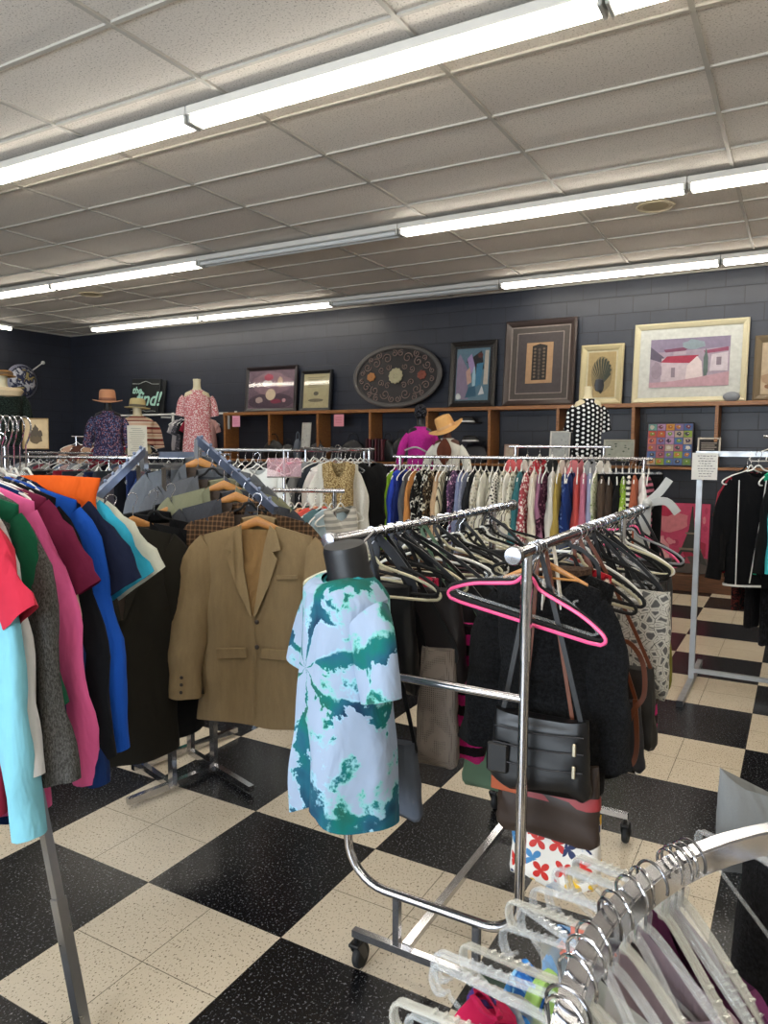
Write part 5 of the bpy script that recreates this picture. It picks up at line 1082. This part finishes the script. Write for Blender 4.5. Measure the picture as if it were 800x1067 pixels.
def picture(x0, x1, z0, z1, fm, fw, mats, shapes, label, lean=.1, th=.035, bg=None, glass=True, y=None, cat='picture', roll=0, rz=0, name='framed_picture', mat_w=0, inner=None):
    w, h = x1 - x0, z1 - z0; ln = lean; e = empty(name, ((x0 + x1) / 2, (y if y is not None else 9.21 - h * math.sin(ln)), z0), 0, label, cat); e.rotation_euler = (-ln, roll, rz)
    frame_mb(w, h, fw, th).build('frame', fm, e, 25); MB().box((0, -.003, h / 2), (w - fw, .006, h - fw)).build('backing', plain('2a2420', .8), e, 0)
    iw, ih, oz = w - 2 * fw, h - 2 * fw, fw
    if mat_w:
        for k, (mw, mm) in enumerate(mat_w):
            g = MB(); g.box((0, -.0085 - .0006 * k, oz + ih / 2), (iw, .003, ih)); g.build('mount', mm, e, 0); iw -= 2 * mw; ih -= 2 * mw; oz += mw
    a = poly_art('artwork', e, iw, ih, bg, shapes, y=-.0125 - .0006 * len(mat_w or [])); a.location = (0, 0, oz)
    if glass: MB().box((0, -.018, h / 2), (w - 2 * fw, .0015, h - 2 * fw)).build('glass', GLS, e, 0)
    return e
pl = lambda c, r=.7: plain(c, r, var=.42, sc=22)
cream = pl('cfc4a4'); brz = plain('4c3c34', .4, metal=.3)
def scrib(col, seed, n, a=.1, b_=.9, w=.03):
    r = random.Random(seed); return [(pl(col), ell(r.uniform(a, b_), r.uniform(a, b_), r.uniform(w * .5, w * 1.5), r.uniform(w * .5, w * 1.5), 10, .3, k)) for k in range(n)]
# 1 floral still life
picture(-7.73, -6.73, 2.11, 2.82, plain('241c1e', .3), .06, None, [(pl('4a3848'), ell(.5, .18, .5, .22, 24)), (pl('8a6c78'), ell(.5, .65, .42, .30, 24, .2)), (pl('b0485c'), ell(.44, .82, .10, .09, 14, .3)), (pl('d8ccd0'), ell(.38, .66, .07, .08)), (pl('dcd0cc'), ell(.47, .66, .06, .07)), (pl('c8a890'), ell(.70, .68, .06, .14, 14, .2)), (pl('d8c4a8'), ell(.5, .36, .11, .15)), (pl('b8a49c'), ell(.25, .22, .08, .08, 12, .3)), (pl('8c2848'), ell(.62, .18, .12, .06, 12, .3)), (pl('c89aa0'), ell(.8, .2, .04, .05))],
        'dark framed floral still life leaning on the shelf, leftmost picture', bg=pl('6c5664'))
sh8 = [(pl('6c6450'), [(.15, .9 - .055 * k), (.85 - .1 * (k % 3), .9 - .055 * k), (.85 - .1 * (k % 3), .885 - .055 * k), (.15, .885 - .055 * k)]) for k in range(6)] + [(pl('5c5848'), ell(.5, .42, .10, .06)), (pl('6c6450'), ell(.5, .22, .3, .05))]
picture(-6.66, -6.10, 2.11, 2.72, plain('1d1f22', .35), .05, None, sh8, 'black framed cream certificate next to the floral still life', bg=pl('b4aa84'), th=.05)
# abstract figures
picture(-4.19, -3.53, 2.11, 2.99, plain('2c2826', .3, metal=.3), .06, None, [(pl('8c7c94'), [(.02, .02), (.4, .02), (.35, .6), (.1, .9), (.02, .8)]), (pl('1c1c22'), [(.3, .75), (.75, .95), (.85, .6), (.6, .5)]), (pl('a48cb8'), [(.32, .8), (.45, .9), (.58, .62), (.45, .5)]), (pl('c8a090'), [(.3, .55), (.42, .65), (.48, .35), (.36, .3)]), (pl('3c7c9c'), [(.62, .7), (.82, .72), (.75, .3), (.6, .25)]), (pl('a8c8d4'), ell(.55, .4, .05, .25)), (pl('2c5c74'), [(.3, .05), (.65, .08), (.6, .28), (.4, .25)]), (pl('d8d8d8'), [(.7, .1), (.88, .12), (.8, .28)]), (pl('c4b8a8'), [(.84, .3), (.97, .3), (.97, .95), (.86, .95)]), (pl('5c2c24'), ell(.72, .86, .08, .05)), (pl('d0d4d0'), ell(.1, .08, .08, .06, 10, .4))],
        'framed abstract picture of lilac and blue angular shapes', bg=pl('5c7c8c'), mat_w=[(.035, pl('1c1c20'))])
# bronze relief
rel = [(pl('241c18'), [(.22, .08), (.78, .08), (.78, .92), (.5, .97), (.22, .92)])]
for k in range(9): rel += [(pl('6c5c4c'), ell(.5 - .17, .16 + .085 * k, .05, .03, 12, .2, k)), (pl('6c5c4c'), ell(.5 + .17, .16 + .085 * k, .05, .03, 12, .2, k)), (pl('544840'), ell(.5, .14 + .085 * k, .035 + .01 * (k % 3), .04, 10, .3, k))]
e = picture(-3.41, -2.49, 2.11, 3.20, plain('3c302c', .35), .075, None, rel, 'largest brown framed picture with a dark carved leaf panel in its centre', bg=pl('b08c68'), mat_w=[(.018, pl('8c8078')), (.065, pl('4c443f')), (.010, pl('948a80')), (.12, pl('484040'))], th=.05, glass=False)
# plant picture, cream frame
pln = [(pl('8c7c58'), ell(.5, .5, .38, .40, 20, .1))] + [(pl('3c4034'), [(.5, .25), (.5 + .36 * cos(a), .60 + .30 * sin(a)), (.5 + .30 * cos(a + .25), .58 + .26 * sin(a + .25))]) for a in [radians(-20 + 20 * k) for k in range(12)]] + [(pl('2c3430'), ell(.5, .18, .07, .10))]
picture(-2.43, -1.92, 2.11, 2.84, plain('c0b48c', .35), .07, None, pln, 'cream framed picture of a dark spiky plant in a pot', bg=pl('b09a6c'), mat_w=[(.02, pl('d0c8a8'))], th=.045, glass=False)
# house painting
hs = [(pl('8c8098'), [(0, .72), (1, .78), (1, 1), (0, 1)]), (pl('5c5468'), [(0, .85), (.18, .62), (.18, .5), (0, .6)]), (pl('c8b8c0'), [(.15, .1), (.5, .1), (.5, .6), (.15, .6)]), (pl('a8324c'), [(.14, .52), (.22, .64), (.62, .64), (.55, .48), (.3, .5)]), (pl('e0d0d0'), [(.46, .12), (.68, .18), (.66, .5), (.60, .62), (.48, .44)]), (pl('7c4460'), [(.17, .78), (.5, .82), (.45, .74), (.2, .72)]), (pl('8c9ca4'), ell(.55, .86, .14, .10, 14, .4)), (pl('98506c'), [(.68, .72), (.98, .78), (.98, .70), (.70, .66)]), (pl('d0c4cc'), [(.76, .3), (.98, .3), (.98, .68), (.78, .64)]), (pl('60706c'), ell(.71, .44, .03, .30, 14, .3)), (pl('c09aa4'), [(0, 0), (1, 0), (1, .28), (.6, .18), (.3, .12), (0, .1)]), (pl('8a7c88'), [(.28, .2), (.33, .2), (.33, .4), (.28, .4)]), (pl('8a7c88'), [(.84, .42), (.9, .42), (.9, .58), (.84, .58)]), (pl('9a8a98'), ell(.09, .35, .07, .18, 14, .3)), (pl('b8a8b4'), [(.3, .64), (.46, .66), (.46, .74), (.3, .72)])]
picture(-1.80, -.58, 2.11, 3.04, plain('cfc7a6', .35), .065, None, hs, 'wide cream framed watercolour of houses with red roofs', bg=pl('a898a8'), mat_w=[(.12, pl('d0d2cc'))], th=.05, glass=False)
picture(-.52, .30, 2.11, 2.83, plain('6c5c44', .35), .075, None, [(pl('a88c70'), ell(.3, .3, .3, .15, 16, .3)), (pl('6c5444'), ell(.6, .45, .12, .2, 14, .4)), (pl('8c6448'), ell(.25, .15, .2, .06, 12, .3)), (pl('d8ccb8'), ell(.5, .8, .4, .12, 16, .3))], 'brown framed sepia landscape cut off by the right edge', bg=pl('c0ac90'), th=.045, glass=False)
# oval scroll medallion
me_ = empty('wall_medallion', (-4.97, 9.09, 2.565), 0, 'large oval carved medallion with scrollwork and a pale central flower', 'wall decoration'); me_.rotation_euler = (-.13, 0, 0)
ax, az = .70, .445; rimm = plain('5c5856', .5, sc=160, var=.6)
b = MB(); R = []
for i in range(72):
    a = 2 * pi * i / 72; R.append([((ax - o) * cos(a), -y, (az - o) * sin(a)) for o, y in ((0, 0), (0, .02), (.015, .032), (.05, .032), (.065, .018), (.065, 0))])
b.rings(R, closed=True, cap=False).build('rim', rimm, me_)
MB().rings([[(r * (ax - .05) * cos(t), -.004 - .004 * (1 - r), r * (az - .05) * sin(t)) for t in [2 * pi * j / 48 for j in range(48)]] for r in (1, .5, .01)]).build('back_panel', plain('1c181a', .45), me_)
def scroll(cx, cz, r, a0, dirn, turns=1.3): return [(cx + r * (1 - k / 26) * cos(a0 + dirn * 2 * pi * turns * k / 20), -.014, cz + r * (1 - k / 26) * sin(a0 + dirn * 2 * pi * turns * k / 20)) for k in range(21)]
scm = plain('8a746c', .4, metal=.4)
for qx in (-1, 1):
    for qz in (-1, 1):
        for (cx, cz, r, a) in ((.16, .25, .075, 0), (.33, .19, .07, 1), (.30, .30, .05, 2), (.47, .14, .06, 3), (.13, .13, .045, 2.5), (.24, .09, .05, 4), (.42, .24, .04, 5), (.05, .32, .05, 1), (.55, .06, .04, 2)):
            b = MB().tube(scroll(qx * cx, qz * cz, r, a if qx > 0 else pi - a, qx * qz), .006, n=6); b.build('scroll', scm, me_)
for s, c in ((-1, 'a8703c'), (1, '7c3c2c')): 
    b = MB()
    for k in range(7): a = radians(k * 360 / 7); b.ball((s * .40 + .045 * cos(a), -.018, .0 + .04 * sin(a)), .028, n=8, e=(1, .5, 1))
    b.ball((s * .40, -.02, 0), .03, n=8, e=(1, .6, 1)); b.build('side_flower', plain(c, .5), me_)
b = MB()
for rr0, n, sz in ((.085, 12, .030), (.055, 9, .026), (.02, 4, .02)):
    for k in range(n): a = 2 * pi * k / n; b.ball((rr0 * cos(a), -.03, rr0 * sin(a)), sz, n=8, e=(1, .6, 1))
b.build('centre_flower', plain('aea684', .5), me_)
# chalk sign: the find!
sg = atY(148, 413, 9.1); e = empty('chalk_sign', (sg.x, 9.12, sg.z - .31), 0, 'black chalkboard sign with pale green lettering, on the wall rail', 'sign'); e.rotation_euler = (-.12, .04, 0)
MB().box((0, 0, .31), (.70, .03, .62), bev=.006).build('board', plain('101416', .5), e); MB().box((.40, .03, .30), (.10, .02, .60)).build('board_back', plain('15171a', .6), e)
def text(body, size, loc, mat, parent, name, shear=.25, ext=.003, rot=0):
    cu = bpy.data.curves.new('t', 'FONT'); cu.body = body; cu.size = size; cu.extrude = ext; cu.shear = shear; cu.align_x = 'CENTER'; cu.offset = .004 * size / .3
    to = bpy.data.objects.new('t', cu); C.objects.link(to); dg = bpy.context.evaluated_depsgraph_get(); me = bpy.data.meshes.new_from_object(to.evaluated_get(dg)); bpy.data.objects.remove(to)
    me.materials.clear(); me.materials.append(mat); o = bpy.data.objects.new(name, me); C.objects.link(o); o.parent = parent; o.location = loc; o.rotation_euler = (pi / 2, rot, 0); return o
chalk = plain('a8d4c4', .8, var=.05)
text('find!', .34, (.09, -.018, .16), chalk, e, 'lettering'); text('the', .17, (-.20, -.018, .36), chalk, e, 'lettering')
b = MB()
for s in (-1, 1): b.tube(spline([(0, -.018, .575), (s * .08, -.018, .555), (s * .16, -.018, .53), (s * .32, -.018, .53)], 5), .005, n=6)
for s in (-1, 1): b.tube(spline([(0, -.018, .07), (s * .08, -.018, .05), (s * .2, -.018, .065), (s * .3, -.018, .06)], 5), .004, n=6)
b.build('flourish', plain('b8bcb8', .8), e)
# pink price papers on the shelf edge
for i, (u, v) in enumerate(((246, 439), (353, 438))):
    p = atY(u, v, 8.885); b = MB(); b.box((0, 0, 0), (.165 if i else .15, .003, .17)); b.build('x', plain(('e8a0bc', 'd88a96')[i], .7, var=.03), None, 0, p, radians(2))
    o = bpy.data.objects['x']; o.name = 'pink_paper'; tag(o, ['bright pink paper taped to the left end of the shelf edge', 'salmon pink paper taped to the shelf edge under the certificate'][i], 'paper')
    t = MB(); 
    for k in range(3): t.box((0, -.003, .04 - .035 * k), (.10, .001, .006))
    t.build('writing', plain(('d8789c', 'b86c78')[i], .8), o, 0)
# things in the cubbies
def small_pic(u0, v0, u1, v1, Y, fc, bc, sh, label, fw=.02, rz=0, lean=.12, name='small_picture', cat='picture'):
    a, c = atY(u0, v1, Y), atY(u1, v0, Y); z0 = max(a.z, 1.385) if a.z > 1.2 else a.z
    return picture(a.x, c.x, z0, c.z, plain(fc, .4), fw, None, sh, label, lean=lean, th=.02, bg=pl(bc), glass=False, y=Y, cat=cat, name=name, rz=rz)
r = random.Random(4); ps = []
pcs = ['8a7cb4', 'b86c7c', '9cb84c', 'c8b49c', '5c7cb8', 'e8a850', 'd86050', '7cb4a8', 'c89cc4', 'd8d09c', '6c8c5c', 'e07c6c']
for i in range(5):
    for j in range(6):
        x0, z0 = .02 + i * .196, .015 + j * .164; c = r.choice(pcs); ps.append((pl(c), [(x0, z0), (x0 + .18, z0), (x0 + .18, z0 + .15), (x0, z0 + .15)]))
for i in range(5):
    for j in range(6):
        ps.append((pl(r.choice(['4c3c5c', 'e0d8c8', 'c8803c', '7c9c3c', '884c5c', '54545c'])), ell(.11 + i * .196 + r.uniform(-.02, .02), .09 + j * .164, .055, .045, 12, .6, i * 7 + j)))
        ps.append((pl('e4dcd0'), ell(.12 + i * .196, .10 + j * .164, .015, .012, 8)))
small_pic(672, 440, 723, 487, 8.95, '20201f', '706478', ps, 'colourful patchwork canvas of small square motifs standing in the cubby', fw=.008)
small_pic(525, 463, 540, 477, 8.95, 'a88c84', 'c4b4a4', scrib('988070', 3, 4), 'small pinkish framed picture standing in the middle cubby')
small_pic(572, 449, 594, 477, 8.8, 'd0d0cc', 'b8bcbc', scrib('8c9494', 5, 6), 'white framed pale print left of the polka dot mannequin')
small_pic(628, 458, 661, 480, 8.85, 'b4b4a8', 'a8aca0', scrib('5c6458', 6, 10, w=.04), 'pale botanical sketch right of the polka dot mannequin')
small_pic(726, 456, 751, 474, 8.9, 'd8cfc0', '241e1c', [(pl('b8aca0'), [(.1, z), (.9 - .1 * (k % 2), z), (.9 - .1 * (k % 2), z + .05), (.1, z + .05)]) for k, z in enumerate((.7, .55, .4, .25))], 'small dark lettered board with a light frame in the right cubby')
small_pic(314, 440, 323, 466, 8.8, 'b8b8b4', 'c4c4be', scrib('80808a', 8, 6), 'white leaflet standing upright in the second cubby', fw=.006, name='leaflet', cat='leaflet')
p = at(37, 452, 6.2); picture(p.x - .10, p.x + .10, p.z - .13, p.z + .13, plain('c8ac7c', .6), .006, None, [(pl('5c4c34'), ell(.5, .35, .25, .2, 14, .5)), (pl('4c4030'), ell(.5, .6, .12, .2, 14, .5)), (pl('4c4030'), ell(.35, .5, .1, .12, 12, .5)), (pl('4c4030'), ell(.68, .5, .1, .12, 12, .5))], 'tan board printed with a dark plant, propped at far left', bg=pl('c8b088'), y=p.y, lean=.15, glass=False, rz=faceme(p, -5), cat='picture', name='plant_board')
# bags, hats and books in the cubbies
def lump(u, v, w, h, mat, label, name, cat, Y=8.95, sd=0, d=.12, z=1.382):
    p = atY(u, v, Y); b = MB(); R = []
    for i in range(9):
        q = i / 8; k = sin(pi * min(1, .15 + q * .85)) ** .5 if q < 1 else .05
        R.append([(w / 2 * k * (1 if cos(t) > 0 else -1) * abs(cos(t)) ** .7 * (1 + .1 * seedn(t, q, sd)), d / 2 * k * sin(t) * (1 + .1 * seedn(t, sd)), h * q) for t in [2 * pi * j / 20 for j in range(20)]])
    b.rings(R); b.tube(spline([(-w * .25, 0, h * .85), (-w * .12, 0, h * 1.25), (w * .12, 0, h * 1.25), (w * .25, 0, h * .85)], 5), .008, n=6)
    return tag(b.build(name, mat, None, 40, (p.x, Y, z)), label, cat)
lump(285, 450, .40, .30, leather, 'black handbag in the leftmost open cubby', 'handbag', 'bag'); lump(300, 450, .28, .24, plain('1b1c20', .6), 'black soft cap beside the leftmost handbag', 'handbag', 'bag', sd=2)
bpy.data.objects['handbag'] 
lump(330, 450, .30, .26, plain('3c3c42', .6), 'dark grey handbag in the second cubby', 'handbag', 'bag', sd=3); lump(310, 448, .14, .32, plain('5c6470', .6), 'slim blue-grey bag near the leaflet', 'handbag', 'bag', sd=4); lump(368, 450, .42, .30, plain('151518', .5), 'black handbag under the salmon paper', 'handbag', 'bag', sd=5)
lump(404, 478, .30, .30, leather, 'shiny black handbag left of the fuchsia mannequin', 'handbag', 'bag', sd=6); lump(418, 478, .30, .34, plain('1a1a1e', .5), 'second black handbag left of the fuchsia mannequin', 'handbag', 'bag', sd=7); lump(494, 470, .40, .26, plain('202026', .5), 'black handbag right of the straw hat', 'handbag', 'bag', sd=8)
for i in range(6):
    p = atY(384 + 3.2 * i, 478, 8.92); tag(MB().box((0, 0, .16), (.028, .2, .32 - .015 * (i % 3)), bev=.003).build('book', plain(['3c1420', '5c1c2c', '241418', '4c1824', '301018', '54202c'][i], .5), None, 30, (p.x, 8.95, 1.382)), 'dark red book standing in the fourth cubby, %s from the left' % nth(i), 'book', 'dark red books in the cubby')
for i, (u, v, lb) in enumerate(((486, 441, 'upper'), (490, 461, 'lower'))):
    p = atY(u, v, 8.95); b = MB(); b.lathe([(.20, 0), (.205, .006), (.11, .012), (.10, .07), (.06, .09), (.001, .092)], n=28); e_ = empty('wall_hat', p, 0, '%s black hat on display behind the straw hat mannequin' % lb, 'hat'); b.build('felt_body', plain('141417', .6), e_); MB().lathe([(.112, .012), (.113, .014), (.106, .034), (.104, .035)], n=28, cap=False).build('hat_band', plain('c8c8c8', .5), e_)
# Paris canvas on the floor
a, c = atY(680, 595, 8.86), atY(740, 527, 8.86); w, h = c.x - a.x, c.z - a.z
tw = scrib('b83860', 12, 14, .05, .95, .05) + scrib('e4909c', 13, 14, .05, .95, .04) + [(pl('d8808c'), ell(.3, .75, .3, .18, 16, .4)), (pl('a82848'), ell(.75, .35, .2, .2, 16, .4)), (pl('e8a0a8'), ell(.15, .3, .15, .2, 14, .4)), (pl('c02850'), ell(.2, .9, .2, .1, 14, .4)), (pl('5c5450'), [(0, 0), (1, 0), (1, .22), (.7, .25), (.4, .18), (0, .12)]), (pl('3c3c3a'), [(.45, .15), (.54, .3), (.72, .3), (.85, .15), (1, .12), (.86, .35), (.74, .62), (.70, .96), (.68, .96), (.64, .62), (.52, .35), (.38, .15)]), (pl('b0485c'), [(.56, .14), (.63, .24), (.70, .14)]), (pl('8c8070'), [(.48, .33), (.88, .33), (.88, .36), (.48, .36)]), (pl('8c8070'), [(.58, .56), (.80, .56), (.80, .585), (.58, .585)])]
e = empty('painted_canvas', (a.x + w / 2, 8.84, .19), 0, 'pink canvas painted with a lattice tower, standing below the shelving', 'painting'); e.rotation_euler = (-.06, 0, 0)
MB().box((0, 0, h / 2), (w, .03, h)).build('canvas_body', pl('c83c64'), e, 0); poly_art('painted_front', e, w, h, pl('d04870'), tw, y=-.017)
# grey stone and wooden ornament on the shelf top
p = atY(762, 416, 8.98); tag(MB().ball((0, 0, .05), .075, n=14, e=(1.2, .7, .75)).build('stone_ornament', plain('8c9096', .6), None, 50, (p.x, 8.95, 2.108)), 'rounded grey ornament on the shelf at the right of the watercolour', 'ornament')
